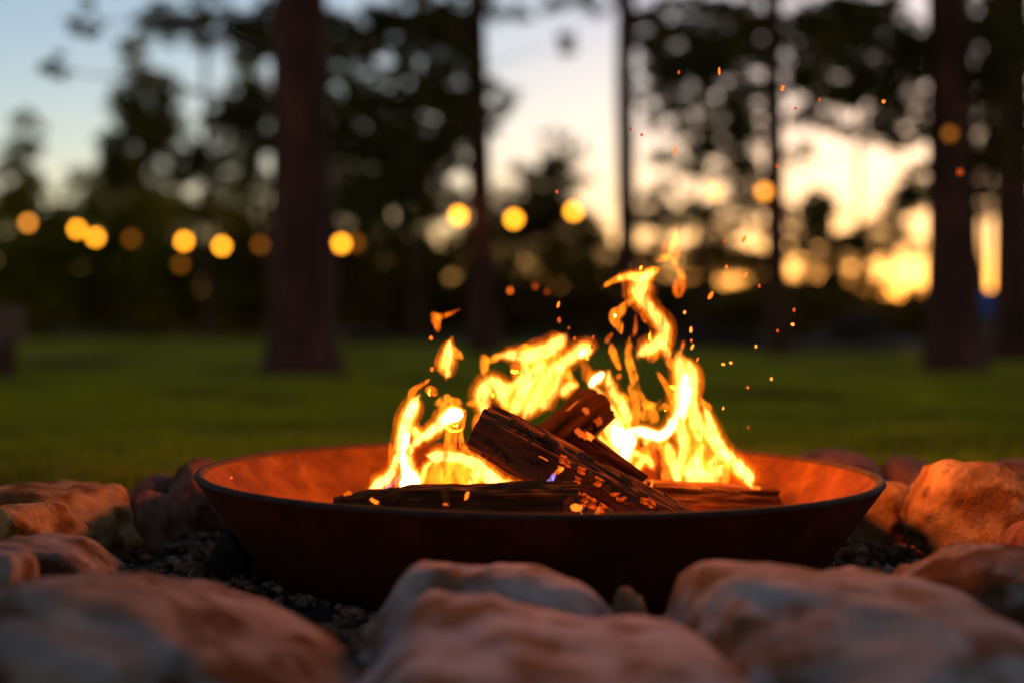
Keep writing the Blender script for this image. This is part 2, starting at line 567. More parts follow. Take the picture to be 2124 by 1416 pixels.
def shrub(label, px, top, half, Y, leaf, cov=2.8, seed=0):
    gy = HORIZON + ZC * FPX / Y
    root = empty('shrub', ((px - IW / 2) * pxm(Y), Y, 0), label, 'shrub', 'shrubs along the back of the lawn')
    bl = [(px, (top + gy) / 2, half * 0.9, (gy - top) * 0.5, cov), (px - half * .5, gy - (gy - top) * .35, half * .6, (gy - top) * .35, cov), (px + half * .5, gy - (gy - top) * .38, half * .6, (gy - top) * .38, cov)]
    link_mesh('foliage', crown_mesh(bl, Y, clump=26), leaf, root, smooth=False)
    for s in range(3):
        b = Vector((root.location.x + (s - 1) * 0.12, Y, 0))
        e = at(px + (s - 1) * half * .5, (top + gy) / 2, Y)
        link_mesh('stem', tube('stem', [(b, 0.035), (b.lerp(e, .5), .025), (e, .012)], 6), bark, root)


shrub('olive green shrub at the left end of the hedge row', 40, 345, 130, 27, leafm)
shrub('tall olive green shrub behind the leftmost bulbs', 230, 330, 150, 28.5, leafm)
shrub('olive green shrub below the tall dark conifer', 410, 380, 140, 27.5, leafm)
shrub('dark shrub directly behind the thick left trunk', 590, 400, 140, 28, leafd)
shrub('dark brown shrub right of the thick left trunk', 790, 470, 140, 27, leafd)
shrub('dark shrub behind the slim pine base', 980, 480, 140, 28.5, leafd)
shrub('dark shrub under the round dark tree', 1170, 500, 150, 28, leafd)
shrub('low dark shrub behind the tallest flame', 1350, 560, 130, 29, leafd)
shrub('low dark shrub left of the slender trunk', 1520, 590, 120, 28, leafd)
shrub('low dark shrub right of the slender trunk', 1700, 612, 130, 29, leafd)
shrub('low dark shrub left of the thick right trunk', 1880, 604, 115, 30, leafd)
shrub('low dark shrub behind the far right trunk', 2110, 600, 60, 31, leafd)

# far woods closing the view
n = 9000
X = (RNG.random(n) - 0.5) * 90
Y_ = 62 + RNG.random(n) * 14
Z = RNG.random(n) ** 0.8 * (1.2 + 0.9 * np.array([noise.noise(Vector((x * .12, 0, 4))) for x in X])) + 0.1
tag(link_mesh('far_woods', quad_mesh('far_woods', tufts(np.stack([X, Y_, Z], 1), 0.5 + 0.5 * RNG.random(n), 6, 0.25)), leafd, smooth=False),
    'dark mass of far woods along the horizon', 'woods', kind='stuff')

# ------------------------------------------------------------------ the fire bowl
rust_orange = noisy('rusty_steel', [(0.30, (0.038, 0.009, 0.001)), (0.50, (0.10, 0.028, 0.002)), (0.70, (0.19, 0.064, 0.006))], scale=16, rough=0.8, bump=0.4, bscale=120, bdist=0.002, spec=0.1,
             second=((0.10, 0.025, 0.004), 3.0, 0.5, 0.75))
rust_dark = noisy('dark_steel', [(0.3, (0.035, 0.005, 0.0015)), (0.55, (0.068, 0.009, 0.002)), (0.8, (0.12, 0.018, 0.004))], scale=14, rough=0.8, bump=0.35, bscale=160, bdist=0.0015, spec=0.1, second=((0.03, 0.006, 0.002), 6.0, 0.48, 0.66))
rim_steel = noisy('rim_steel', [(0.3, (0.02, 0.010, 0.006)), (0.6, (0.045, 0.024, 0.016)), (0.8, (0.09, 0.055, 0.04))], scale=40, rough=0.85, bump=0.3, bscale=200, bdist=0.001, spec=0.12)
RIM_Z = 0.142
bowl = empty('fire_bowl', BOWL, 'wide rusty steel fire bowl holding burning logs, ringed by stones', 'fire bowl')
outer = [(0.0, 0.010), (0.20, 0.010), (0.345, 0.011), (0.362, 0.015), (0.372, 0.024)]
for i in range(1, 9):
    t = i / 8
    outer.append((0.372 + (0.4495 - 0.372) * t, 0.024 + (RIM_Z - 0.006 - 0.024) * t))
inner = [(0.4385, RIM_Z - 0.006)]
for i in range(1, 9):
    t = i / 8
    inner.append((0.4385 - (0.4385 - 0.35) * t, RIM_Z - 0.006 - (RIM_Z - 0.006 - 0.03) * t))
inner += [(0.30, 0.024), (0.1, 0.022), (0.0, 0.022)]
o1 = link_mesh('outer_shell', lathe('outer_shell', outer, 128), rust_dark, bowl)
o2 = link_mesh('inner_shell', lathe('inner_shell', inner, 128), rust_orange, bowl)
rp = []
for i in range(13):
    a = math.pi * (i / 12)
    rp.append((0.4440 + 0.0062 * math.cos(a), RIM_Z - 0.0055 + 0.0055 * math.sin(a)))
o3 = link_mesh('rim', lathe('rim', rp, 160), rim_steel, bowl)
for o in (o1, o2, o3):
    o.matrix_parent_inverse = Matrix.Identity(4)
bowl.rotation_euler = (0, math.radians(0.55), 0)

ash_mat, t, b = new_mat('ash_bed')
N, L = t.nodes, t.links
tc = N.new('ShaderNodeTexCoord')
vo = N.new('ShaderNodeTexVoronoi')
vo.inputs['Scale'].default_value = 70
L.new(tc.outputs['Object'], vo.inputs['Vector'])
nz = N.new('ShaderNodeTexNoise')
nz.inputs['Scale'].default_value = 9
L.new(tc.outputs['Object'], nz.inputs['Vector'])
cr = N.new('ShaderNodeValToRGB')
cr.color_ramp.elements[0].color = (0.02, 0.014, 0.012, 1)
cr.color_ramp.elements[1].color = (0.20, 0.15, 0.12, 1)
L.new(vo.outputs['Distance'], cr.inputs[0])
L.new(cr.outputs[0], b.inputs['Base Color'])
b.inputs['Roughness'].default_value = 0.95
mr = N.new('ShaderNodeMapRange')
mr.inputs[1].default_value, mr.inputs[2].default_value, mr.inputs[3].default_value, mr.inputs[4].default_value = 0.5, 0.75, 0.0, 3.0
L.new(nz.outputs[0], mr.inputs[0])
b.inputs['Emission Color'].default_value = (1.0, 0.16, 0.015, 1)
L.new(mr.outputs[0], b.inputs['Emission Strength'])
ash_mat.cycles.emission_sampling = 'NONE'
vs_, fs = [], []
nr, na = 26, 60
vs_.append((0, 0, 0.088))
for i in range(1, nr + 1):
    r = 0.345 * i / nr
    for k in range(na):
        a = 2 * math.pi * k / na
        z = 0.026 + 0.062 * (1 - (i / nr) ** 2) ** 0.8 + 0.008 * fbm(Vector((r * math.cos(a) * 25, r * math.sin(a) * 25, 1)))
        if i == nr: z = 0.024
        vs_.append((r * math.cos(a), r * math.sin(a), z))
for k in range(na):
    fs.append((0, 1 + k, 1 + (k + 1) % na))
for i in range(nr - 1):
    for k in range(na):
        l = (k + 1) % na
        fs.append((1 + i * na + k, 1 + (i + 1) * na + k, 1 + (i + 1) * na + l, 1 + i * na + l))
ash = link_mesh('ash', mesh_from('ash', vs_, fs), ash_mat)
ash.location = BOWL
tag(ash, 'bed of grey ash and glowing coals under the logs', 'ash', kind='stuff')

# ------------------------------------------------------------------ logs
def char_mat(name, k, g=1.0):
    m, t, b = new_mat(name)
    N, L = t.nodes, t.links
    tc = N.new('ShaderNodeTexCoord')
    mp = N.new('ShaderNodeMapping')
    mp.inputs['Scale'].default_value = (14, 60, 60)
    L.new(tc.outputs['Object'], mp.inputs[0])
    nz = N.new('ShaderNodeTexNoise')
    nz.inputs['Scale'].default_value = 1.0
    nz.inputs['Detail'].default_value = 10
    nz.inputs['Roughness'].default_value = 0.7
    L.new(mp.outputs[0], nz.inputs['Vector'])
    cr = N.new('ShaderNodeValToRGB')
    e = cr.color_ramp.elements
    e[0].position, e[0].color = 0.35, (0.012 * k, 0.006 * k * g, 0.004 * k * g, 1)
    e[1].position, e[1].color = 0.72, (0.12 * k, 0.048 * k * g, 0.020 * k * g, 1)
    L.new(nz.outputs[0], cr.inputs[0])
    L.new(cr.outputs[0], b.inputs['Base Color'])
    b.inputs['Roughness'].default_value = 1.0
    b.inputs['Specular IOR Level'].default_value = 0.04
    vo = N.new('ShaderNodeTexVoronoi')
    vo.feature = 'DISTANCE_TO_EDGE'
    vo.inputs['Scale'].default_value = 1.6
    L.new(mp.outputs[0], vo.inputs['Vector'])
    ad = N.new('ShaderNodeMath')
    ad.operation = 'MULTIPLY_ADD'
    ad.inputs[1].default_value = 0.5
    L.new(vo.outputs['Distance'], ad.inputs[0])
    L.new(nz.outputs[0], ad.inputs[2])
    bp = N.new('ShaderNodeBump')
    bp.inputs['Strength'].default_value = 0.9
    bp.inputs['Distance'].default_value = 0.006
    L.new(ad.outputs[0], bp.inputs['Height'])
    L.new(bp.outputs[0], b.inputs['Normal'])
    return m


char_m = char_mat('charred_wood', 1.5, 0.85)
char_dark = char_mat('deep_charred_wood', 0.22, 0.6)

wood_m = noisy('burning_wood', [(0.3, (0.02, 0.007, 0.003)), (0.55, (0.08, 0.03, 0.011)), (0.75, (0.19, 0.08, 0.03))], scale=1.0, stretch=(12, 70, 70), bump=0.9, bscale=2.0, bdist=0.005, rough=1.0, spec=0.04)
chip_m = noisy('char_chip', [(0.3, (0.05, 0.017, 0.006)), (0.6, (0.14, 0.052, 0.018)), (0.8, (0.26, 0.11, 0.04))], scale=90, bump=0.5, bscale=300, bdist=0.001, spec=0.05, rough=1.0)
t_ = noisy('smouldering_chip', [(0.3, (0.04, 0.012, 0.003)), (0.6, (0.10, 0.03, 0.008)), (0.8, (0.18, 0.06, 0.016))], scale=90, bump=0.5, bscale=300, bdist=0.001, spec=0.05, rough=1.0)
glow_chip_m = t_
_b = t_.node_tree.nodes['Principled BSDF']
_b.inputs['Emission Color'].default_value = (1.0, 0.09, 0.004, 1)
_n = t_.node_tree.nodes.new('ShaderNodeTexNoise')
_n.inputs['Scale'].default_value = 1.4
_r = t_.node_tree.nodes.new('ShaderNodeMapRange')
_r.inputs[1].default_value, _r.inputs[2].default_value, _r.inputs[3].default_value, _r.inputs[4].default_value = 0.40, 0.60, 0.02, 0.24
_c = t_.node_tree.nodes.new('ShaderNodeTexCoord')
t_.node_tree.links.new(_c.outputs['Object'], _n.inputs['Vector'])
t_.node_tree.links.new(_n.outputs[0], _r.inputs[0])
t_.node_tree.links.new(_r.outputs[0], _b.inputs['Emission Strength'])
glow_chip_m.cycles.emission_sampling = 'NONE'
GLOW = {0, 2, 4, 6, 7, 9, 10, 11, 12, 13, 14, 15, 16, 18, 21, 22}
ember_m = emit_mat('ember', (1.0, 0.14, 0.010), 0.26, False)
hot_ember_m = emit_mat('hot_ember', (1.0, 0.18, 0.012), 0.62, False)


def log(name, label, P0, P1, cross, mat, seed, group='burning logs in the bowl', n=44, taper=None, amp=0.003, cap_rough=0.006):
    """split log: cross section polygon (down, toward camera) swept from P0 to P1; the mesh is built along local X."""
    P0, P1 = Vector(P0), Vector(P1)
    ax = (P1 - P0)
    Ln = ax.length
    ax.normalize()
    tocam = (Vector((0, 0, ZC)) - P0)
    tocam = (tocam - ax * tocam.dot(ax)).normalized()
    dn = tocam.cross(ax).normalized()
    if dn.z > 0: dn = -dn
    # densify the cross section
    cs = []
    m = len(cross)
    for i in range(m):
        a, b_ = cross[i], cross[(i + 1) % m]
        for s in range(7):
            u = s / 7
            cs.append((a[0] + (b_[0] - a[0]) * u, a[1] + (b_[1] - a[1]) * u))
    cx = sum(c[0] for c in cs) / len(cs)
    cyy = sum(c[1] for c in cs) / len(cs)
    vs_, fs = [], []
    M = len(cs)
    for i in range(n + 1):
        x = Ln * i / n
        k = taper(i / n) if taper else 1.0
        for (d, c) in cs:
            d2, c2 = cx + (d - cx) * k, cyy + (c - cyy) * k
            q = Vector((x * 14, d2 * 160, c2 * 160 + seed * 7))
            # long grain ridges, stepped splits
            r = amp * (fbm(Vector((x * 10, d2 * 170, c2 * 170 + seed))) + 0.7 * noise.noise(Vector((x * 5, math.floor(d2 * 90) * 3.1, math.floor(c2 * 90) * 2.3 + seed))) + 0.5 * noise.noise(q * 2))
            v = Vector((d2 - cx, c2 - cyy))
            v = v.normalized() if v.length > 1e-6 else v
            xe = x
            if i == 0 or i == n:
                xe = x + cap_rough * noise.noise(Vector((d2 * 120, c2 * 120, seed))) * (1 if i else 1)
            vs_.append((xe, d2 + v.x * r, c2 + v.y * r))
    for i in range(n):
        for k in range(M):
            l = (k + 1) % M
            fs.append((i * M + k, i * M + l, (i + 1) * M + l, (i + 1) * M + k))
    for i in (0, n):
        c = len(vs_)
        vs_.append((Ln * i / n + (0.002 if i else -0.002), cx, cyy))
        for k in range(M):
            l = (k + 1) % M
            fs.append((i * M + k, i * M + l, c) if i else (i * M + l, i * M + k, c))
    me = mesh_from(name, vs_, fs)
    R = Matrix((ax, dn, tocam)).transposed().to_4x4()
    R.translation = P0
    root = empty(name, P0, label, 'log', group)
    o = link_mesh('wood', me, mat, root, smooth=False)
    o.matrix_basis = R
    bm = bmesh.new()
    bm.from_mesh(me)
    bm.transform(R)
    bvh = BVHTree.FromBMesh(bm)
    bm.free()
    return (o, R.inverted()), bvh, (ax, dn, tocam)


def sightline(px, py, bvh):
    d = (at(px, py, 1.0) - Vector((0, 0, ZC))).normalized()
    loc, nor, _, _ = bvh.ray_cast(Vector((0, 0, ZC)), d)
    return loc, nor


def chip_mesh(seed, sx, sy, sz):
    bm = bmesh.new()
    bmesh.ops.create_cube(bm, size=1.0)
    bmesh.ops.subdivide_edges(bm, edges=bm.edges[:], cuts=1, use_grid_fill=True)
    for v in bm.verts:
        p = v.co.copy()
        f = 0.72 if sum(abs(c) > 0.4 for c in p) == 3 else 1.0
        v.co = Vector((p.x * sx, p.y * sy, p.z * sz)) * f
        v.co += Vector((noise.noise(p * 2.3 + Vector((seed, 0, 0))) * sx, noise.noise(p * 2.3 + Vector((0, seed, 3))) * sy, noise.noise(p * 2.3 + Vector((5, 0, seed))) * sz)) * 0.5
    me = bpy.data.meshes.new('char_chip')
    bm.to_mesh(me)
    bm.free()
    return me


CHIP = [chip_mesh(i * 3.7, 1, 1, 0.55) for i in range(8)]


def put_chip(root, bvh, axes, px, py, sx, sy, k, mat=None, name='char_chip', tilt=0.0):
    loc, nor = sightline(px, py, bvh)
    if loc is None:
        return
    me = CHIP[k % 8]
    if mat is not None:
        key = (k % 8, mat.name)
        if key not in put_chip.cache:
            c = me.copy()
            c.materials.clear()
            c.materials.append(mat)
            put_chip.cache[key] = c
        me = put_chip.cache[key]
    o = bpy.data.objects.new(name, me)
    col.objects.link(o)
    ax, dn, tcm = axes
    z = nor.normalized() if nor.dot(tcm) > 0 else tcm
    x = (ax - z * ax.dot(z)).normalized()
    y = z.cross(x)
    s = pxm(loc.y)
    R = Matrix((x, y, z)).transposed().to_4x4() @ Matrix.Rotation(tilt, 4, 'Z')
    R = Matrix.Translation(loc + z * 0.001) @ R @ Matrix.Diagonal((sx * s, sy * s, min(sx, sy) * s * 0.8, 1))
    o.parent = root[0]
    o.matrix_parent_inverse = root[1]
    o.matrix_basis = R


put_chip.cache = {}

P0, P1 = at(1020, 838, 1.80), at(1462, 1072, 1.69)
log1 = log('charred_log', 'blackened split log leaning across the front of the fire, raised end up left', P0, P1,
           [(0.000, -0.028), (-0.001, -0.004), (0.010, 0.012), (0.020, 0.020), (0.058, 0.016), (0.064, -0.006), (0.045, -0.032)], char_m, 3, n=70, amp=0.0035)
L2a, L2b = at(1222, 812, 1.97), at(1030, 990, 1.88)
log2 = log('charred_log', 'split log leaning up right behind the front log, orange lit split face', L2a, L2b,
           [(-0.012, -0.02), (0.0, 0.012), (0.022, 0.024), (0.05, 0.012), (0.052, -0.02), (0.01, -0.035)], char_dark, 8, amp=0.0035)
log3 = log('charred_log', 'low barked log lying flat along the front rim of the bowl', at(694, 1034, 1.63), at(1196, 1028, 1.66),
           [(-0.013, -0.020), (-0.016, 0.0), (-0.006, 0.020), (0.012, 0.028), (0.032, 0.020), (0.036, -0.012), (0.01, -0.030)], wood_m, 12, amp=0.004,
           taper=lambda t: 0.45 + 0.55 * min(1, t / 0.3))
log4 = log('charred_log', 'brown log lying flat under the right flames beside the bowl wall', at(1340, 1012, 1.93), at(1596, 1022, 2.04),
           [(-0.010, -0.03), (-0.012, 0.0), (-0.002, 0.022), (0.02, 0.03), (0.045, 0.02), (0.05, -0.03)], wood_m, 17, amp=0.003)
log5 = log('charred_log', 'short dark stick standing inside the right flames', at(1352, 915, 2.0), at(1384, 1010, 1.99),
           [(-0.010, -0.01), (-0.010, 0.01), (0.008, 0.012), (0.012, -0.008)], char_m, 21, n=20, amp=0.003)
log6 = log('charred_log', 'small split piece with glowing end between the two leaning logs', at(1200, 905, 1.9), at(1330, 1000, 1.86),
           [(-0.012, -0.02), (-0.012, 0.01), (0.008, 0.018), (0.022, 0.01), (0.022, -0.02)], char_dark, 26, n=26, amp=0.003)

U = lambda u, v: (960 + u / 4.248, 780 + v / 4.248)
for i, (u, v, a, b_) in enumerate([(930, 770, 15, 10), (980, 795, 14, 11), (1045, 832, 15, 11), (1130, 880, 15, 13), (1202, 928, 15, 14), (1275, 985, 16, 12), (1335, 1030, 16, 14), (1400, 1075, 18, 14), (1455, 1105, 15, 10),
                                   (830, 965, 14, 9), (920, 997, 17, 12), (1000, 1036, 17, 13), (1092, 1082, 17, 15), (1142, 1122, 17, 18), (1228, 1160, 17, 14), (1075, 1120, 12, 9),
                                   (1015, 915, 13, 11), (1105, 970, 12, 9), (880, 735, 12, 14), (1195, 1010, 7, 6), (1590, 1050, 18, 12), (1660, 1130, 20, 13), (1600, 1100, 16, 10), (1440, 905, 22, 7),
                                   (360, 735, 15, 8), (430, 785, 15, 8), (315, 700, 9, 14), (640, 890, 9, 8), (465, 790, 8, 6), (250, 730, 14, 7), (180, 690, 9, 7),
                                   (630, 510, 16, 8), (540, 450, 14, 7), (810, 585, 22, 10), (740, 535, 11, 7), (590, 575, 8, 5), (950, 650, 22, 5), (1060, 690, 20, 5), (1130, 725, 18, 5), (1700, 985, 16, 6), (1800, 1060, 16, 6), (1860, 1100, 14, 5),
                                   (340, 320, 12, 4), (450, 390, 10, 5), (500, 560, 10, 8)]):
    px, py = U(u, v)
    put_chip(log1[0], log1[1], log1[2], px, py, a * 1.12, b_ * 1.12, i, glow_chip_m if i in GLOW else chip_m, tilt=random.uniform(-.25, .25))
for (px, py, a, b_) in [(1222, 1040, 9, 7), (1160, 965, 6, 8), (1128, 950, 20, 3)]:
    put_chip(log1[0], log1[1], log1[2], px, py, a, b_, 3, ember_m, 'ember')
# upright glowing splinters and embers on the low front log
for i, (px, py, a, b_, m) in enumerate([(924, 1032, 16, 40, chip_m), (968, 1028, 7, 18, hot_ember_m), (778, 1040, 20, 7, hot_ember_m), (1180, 1045, 24, 26, chip_m), (985, 1042, 26, 9, chip_m), (722, 1024, 18, 10, ember_m),
                                        (925, 1043, 12, 12, ember_m), (700, 1034, 14, 9, chip_m), (1060, 1030, 30, 6, chip_m), (860, 1035, 34, 6, chip_m)]):
    put_chip(log3[0], log3[1], log3[2], px, py, a, b_, i, m, 'ember' if m is not chip_m else 'splinter', tilt=(0.15, -0.3, -0.5, 0.1, 0.05, 0.3, 0.4, 0.2, 0.05, -0.05)[i])
for i, (px, py, a, b_, m) in enumerate([(1112, 862, 26, 5, hot_ember_m), (1190, 840, 40, 6, ember_m), (1215, 852, 10, 16, ember_m), (1240, 875, 18, 14, chip_m), (1170, 872, 30, 5, char_dark), (1150, 850, 30, 5, char_dark)]):
    put_chip(log2[0], log2[1], log2[2], px, py, a, b_, i, m, 'ember' if m is not chip_m else 'splinter', tilt=-0.1)
for i, (px, py, a, b_, m) in enumerate([(1235, 888, 22, 16, hot_ember_m), (1250, 880, 16, 14, ember_m), (1205, 900, 26, 12, ember_m), (1222, 905, 20, 12, hot_ember_m), (1262, 895, 14, 12, chip_m)]):
    put_chip(log6[0], log6[1], log6[2], px, py, a, b_, i, m, 'ember' if m is not chip_m else 'splinter')
for i, (px, py, a, b_, m) in enumerate([(1568, 1012, 18, 8, hot_ember_m), (1350, 1003, 22, 9, hot_ember_m), (1375, 1000, 12, 7, ember_m), (1440, 1012, 40, 6, ember_m), (1520, 1020, 30, 6, chip_m)]):
    put_chip(log4[0], log4[1], log4[2], px, py, a, b_, i, m, 'ember' if m is not chip_m else 'splinter')
# loose coals that lie in the ash
for i, (px, py, Y, s, m) in enumerate([(1196, 1052, 1.60, 22, hot_ember_m), (1240, 1058, 1.60, 16, ember_m), (1215, 1062, 1.58, 18, chip_m), (1265, 1060, 1.6, 16, chip_m), (1330, 1000, 1.86, 20, ember_m), (1300, 990, 1.88, 22, hot_ember_m)]):
    me = CHIP[i].copy()
    me.materials.clear()
    me.materials.append(m)
    o = link_mesh('coal', me, m, smooth=False)
    k = pxm(Y) * s
    o.location = at(px, py, Y)
    o.scale = (k, k, k)
    o.rotation_euler = (i, i * 2, i * .7)
    tag(o, ['white hot coal at the foot of the leaning front log', 'dull red coal under the front log, right of the white hot one', 'charred lump below the white hot coal at the bowl rim',
            'brown charred lump farthest right under the front log', 'red coal between the front log and right flames', 'bright coal hidden low behind the front log'][i], 'coal', 'loose coals in the bowl')

# ------------------------------------------------------------------ flames: glowing gas inside closed tongues
VOL = {}
FIRE = (1.0, 0.24, 0.012)
TINT = {'y': (1.0, 0.40, 0.075), 'o': (1.0, 0.21, 0.008), 'd': (1.0, 0.15, 0.005), 'v': (0.40, 0.22, 0.80), 'w': (1.0, 0.58, 0.18)}


def gas(tint, E):
    k = round(math.log2(max(E, 1)) * 2)
    if (tint, k) not in VOL:
        VOL[(tint, k)] = glow_volume('flame_gas_%s_%d' % (tint, k), TINT[tint], 2 ** (k / 2))
    return VOL[(tint, k)]


def flame(label, Y, strokes, base_px, seed):
    root = empty('flame', at(base_px[0], base_px[1], Y), label, 'flame', 'flames in the fire bowl')
    for si, st in enumerate(strokes):
        tint, peak, pts = st[0], st[1], st[2]
        core = st[3] if len(st) > 3 else 0
        dy = random.uniform(-0.022, 0.022)
        cp = catmull(pts, 7)
        L = len(cp)
        P = []
        for i, (x, y, r) in enumerate(cp):
            u = i / (L - 1)
            wob = 0.25 * r
            x2 = x + wob * noise.noise(Vector((x * .05, y * .05, seed + si * 3.1)))
            y2 = y + wob * noise.noise(Vector((x * .05, y * .05, seed + si * 3.1 + 40)))
            YY = Y + dy + 0.02 * noise.noise(Vector((x * .02, y * .02, seed + si)))
            end = min(1.0, 0.25 + 6 * u, 0.25 + 6 * (1 - u))
            P.append((at(x2, y2, YY), max(0.5, r * end) * pxm(YY)))
        rm = sum(p[2] for p in pts) / len(pts) * pxm(Y)
        def shell(k, add):
            Q = [(p, r * k + add) for p, r in P]
            d0, d1 = (P[0][0] - P[1][0]).normalized(), (P[-1][0] - P[-2][0]).normalized()
            Q[0] = (Q[0][0] + d0 * (add * 1.5 + 0.0004), Q[0][1])
            Q[-1] = (Q[-1][0] + d1 * (add * 1.5 + 0.0004), Q[-1][1])
            return tube('flame_tongue', Q, 12)

        if tint in 'yw':
            link_mesh('flame_tongue', shell(1.4, 0.001), gas('o', 0.35 * (0.8 if peak < 2 else 1.0) / (2.8 * rm)), root)
            link_mesh('flame_tongue', shell(2.1, 0.002), gas('d', 0.085 / (4.2 * rm)), root)
        link_mesh('flame_tongue', tube('flame_tongue', P, 12), gas(tint, (0.30 if tint == 'y' else 0.58 if tint == 'w' else 0.30) * peak / (2 * rm)), root)
        if core:                                   # the light this tongue sheds
            ld = bpy.data.lights.new('flame_light', 'POINT')
            ld.energy = 0.39 * core
            ld.color = FIRE
            ld.shadow_soft_size = 0.03
            lo = bpy.data.objects.new('flame_light', ld)
            col.objects.link(lo)
            lo.parent = root
            lo.matrix_parent_inverse = Matrix.Translation(-root.location)
            lo.location = P[L // 2][0]
    return root


flame('tall left flame rising from the low front log beside the bowl wall', 1.84, [
    ('y', 3.5, [(764, 1015, 5), (785, 1003, 11), (808, 985, 9), (822, 955, 8), (832, 915, 10), (842, 880, 12), (852, 850, 12), (861, 832, 9), (870, 820, 4)], 1.6),
    ('d', 0.8, [(854, 836, 8), (855, 816, 9), (862, 805, 7), (880, 794, 5), (896, 782, 2)]),
    ('w', 8.0, [(848, 1020, 24), (850, 1000, 22), (843, 975, 11), (837, 945, 7), (842, 912, 7), (850, 893, 5)]),
    ('y', 3.0, [(872, 995, 10), (856, 967, 6), (850, 945, 6), (855, 925, 6), (870, 911, 8), (890, 898, 9), (910, 881, 11), (930, 864, 14), (946, 855, 13), (964, 852, 6)]),
    ('w', 5.0, [(920, 875, 9), (936, 862, 16), (950, 857, 13), (962, 853, 7)]),
    ('y', 1.6, [(843, 852, 8), (852, 880, 8), (862, 898, 8), (873, 906, 7)]),
    ('o', 0.9, [(966, 858, 4), (961, 880, 4), (956, 902, 5), (961, 925, 7), (978, 942, 4)]),
    ('o', 1.0, [(940, 878, 14), (935, 905, 16), (931, 938, 13)]),
    ('y', 3.2, [(884, 944, 6), (905, 947, 13), (930, 946, 11), (960, 949, 11), (986, 962, 14), (1010, 984, 16), (1042, 1006, 14), (1090, 1018, 8), (1116, 1023, 3)]),
    ('y', 1.6, [(866, 1012, 8), (874, 988, 6), (885, 966, 5), (895, 957, 4)]),
    ('o', 1.6, [(880, 995, 22), (910, 985, 30), (950, 985, 33), (1000, 998, 24), (1050, 1012, 14)]),
    ('y', 1.6, [(976, 1016, 12), (982, 995, 9), (990, 975, 8)]),
    ('o', 0.9, [(826, 1010, 6), (830, 985, 9), (828, 950, 10), (838, 915, 12), (845, 885, 10)]),
    ('y', 1.5, [(1020, 1020, 10), (1040, 1005, 8), (1065, 1000, 6)]),
    ('y', 1.3, [(1068, 1022, 7), (1078, 1010, 7), (1092, 1008, 5)]),
    ('d', 0.7, [(880, 812, 5), (895, 808, 11), (907, 820, 6)]),
    ('o', 0.8, [(900, 838, 5), (918, 832, 11), (936, 821, 8)]),
    ('o', 0.8, [(932, 830, 8), (948, 833, 9), (960, 835, 4)]),
    ('d', 0.8, [(921, 870, 8), (918, 850, 7), (922, 836, 5)]),
    ('d', 0.35, [(808, 915, 4), (810, 945, 5), (811, 975, 4)]),
    ('v', 0.25, [(776, 1026, 4), (795, 1016, 6), (816, 1000, 5), (828, 984, 3)]),
], (850, 1025), 1)
flame('broad yellow flame behind the raised end of the front log', 2.04, [
    ('y', 2.2, [(1000, 868, 6), (1003, 846, 10), (1001, 822, 14), (1008, 802, 14), (1019, 792, 12), (1033, 800, 12), (1041, 817, 12), (1050, 842, 14)]),
    ('o', 1.2, [(966, 838, 4), (985, 836, 8), (1003, 838, 10)]),
    ('o', 1.2, [(986, 812, 4), (1000, 804, 8), (1014, 794, 9)]),
    ('o', 1.1, [(1006, 782, 5), (1005, 762, 9), (1004, 744, 10), (997, 735, 3)]),
    ('o', 1.0, [(1008, 748, 6), (1025, 744, 8), (1040, 736, 7)]),
    ('y', 1.8, [(1028, 740, 5), (1058, 737, 9), (1086, 739, 12), (1110, 736, 15), (1135, 726, 14), (1155, 712, 13), (1168, 701, 10), (1173, 693, 4)], 0.8),
    ('o', 0.9, [(1062, 732, 4), (1090, 722, 9), (1108, 726, 5)]),
    ('y', 2.0, [(1140, 772, 12), (1170, 752, 11), (1190, 736, 11), (1206, 722, 11), (1215, 726, 14), (1221, 738, 8)]),
    ('w', 1.8, [(1200, 736, 7), (1211, 733, 9), (1220, 730, 6)]),
    ('y', 1.6, [(1080, 742, 6), (1090, 762, 8), (1086, 784, 9), (1066, 799, 8), (1045, 800, 6), (1030, 790, 5)]),
    ('d', 0.7, [(1058, 758, 6), (1074, 764, 13), (1066, 784, 10)]),
    ('y', 1.8, [(1058, 860, 14), (1085, 817, 12), (1100, 786, 12), (1116, 766, 13), (1132, 748, 8)]),
    ('y', 1.8, [(1088, 866, 12), (1110, 826, 12), (1126, 796, 12), (1142, 770, 12), (1162, 754, 8)]),
    ('y', 1.6, [(1122, 850, 12), (1140, 816, 10), (1155, 790, 10), (1166, 764, 8)]),
    ('y', 1.6, [(1162, 818, 10), (1180, 802, 9), (1198, 798, 4)]),
    ('o', 1.2, [(1172, 758, 8), (1181, 780, 8), (1196, 798, 5)]),
    ('o', 1.4, [(1038, 836, 16), (1075, 836, 22), (1115, 815, 24), (1145, 785, 20)]),
    ('o', 1.2, [(1090, 760, 12), (1115, 755, 20), (1145, 745, 18), (1165, 735, 10)]),
    ('y', 1.2, [(1040, 815, 9), (1065, 812, 9), (1095, 800, 8), (1118, 785, 6)]),
    ('d', 0.8, [(992, 905, 8), (990, 880, 10), (994, 855, 8)]),
    ('o', 0.9, [(1120, 800, 14), (1150, 780, 18), (1180, 770, 12)]),
    ('d', 0.55, [(1225, 800, 7), (1222, 775, 9), (1214, 752, 6)]),
    ('d', 0.25, [(1212, 790, 6), (1210, 765, 6), (1206, 745, 4)]),
], (1070, 900), 2)
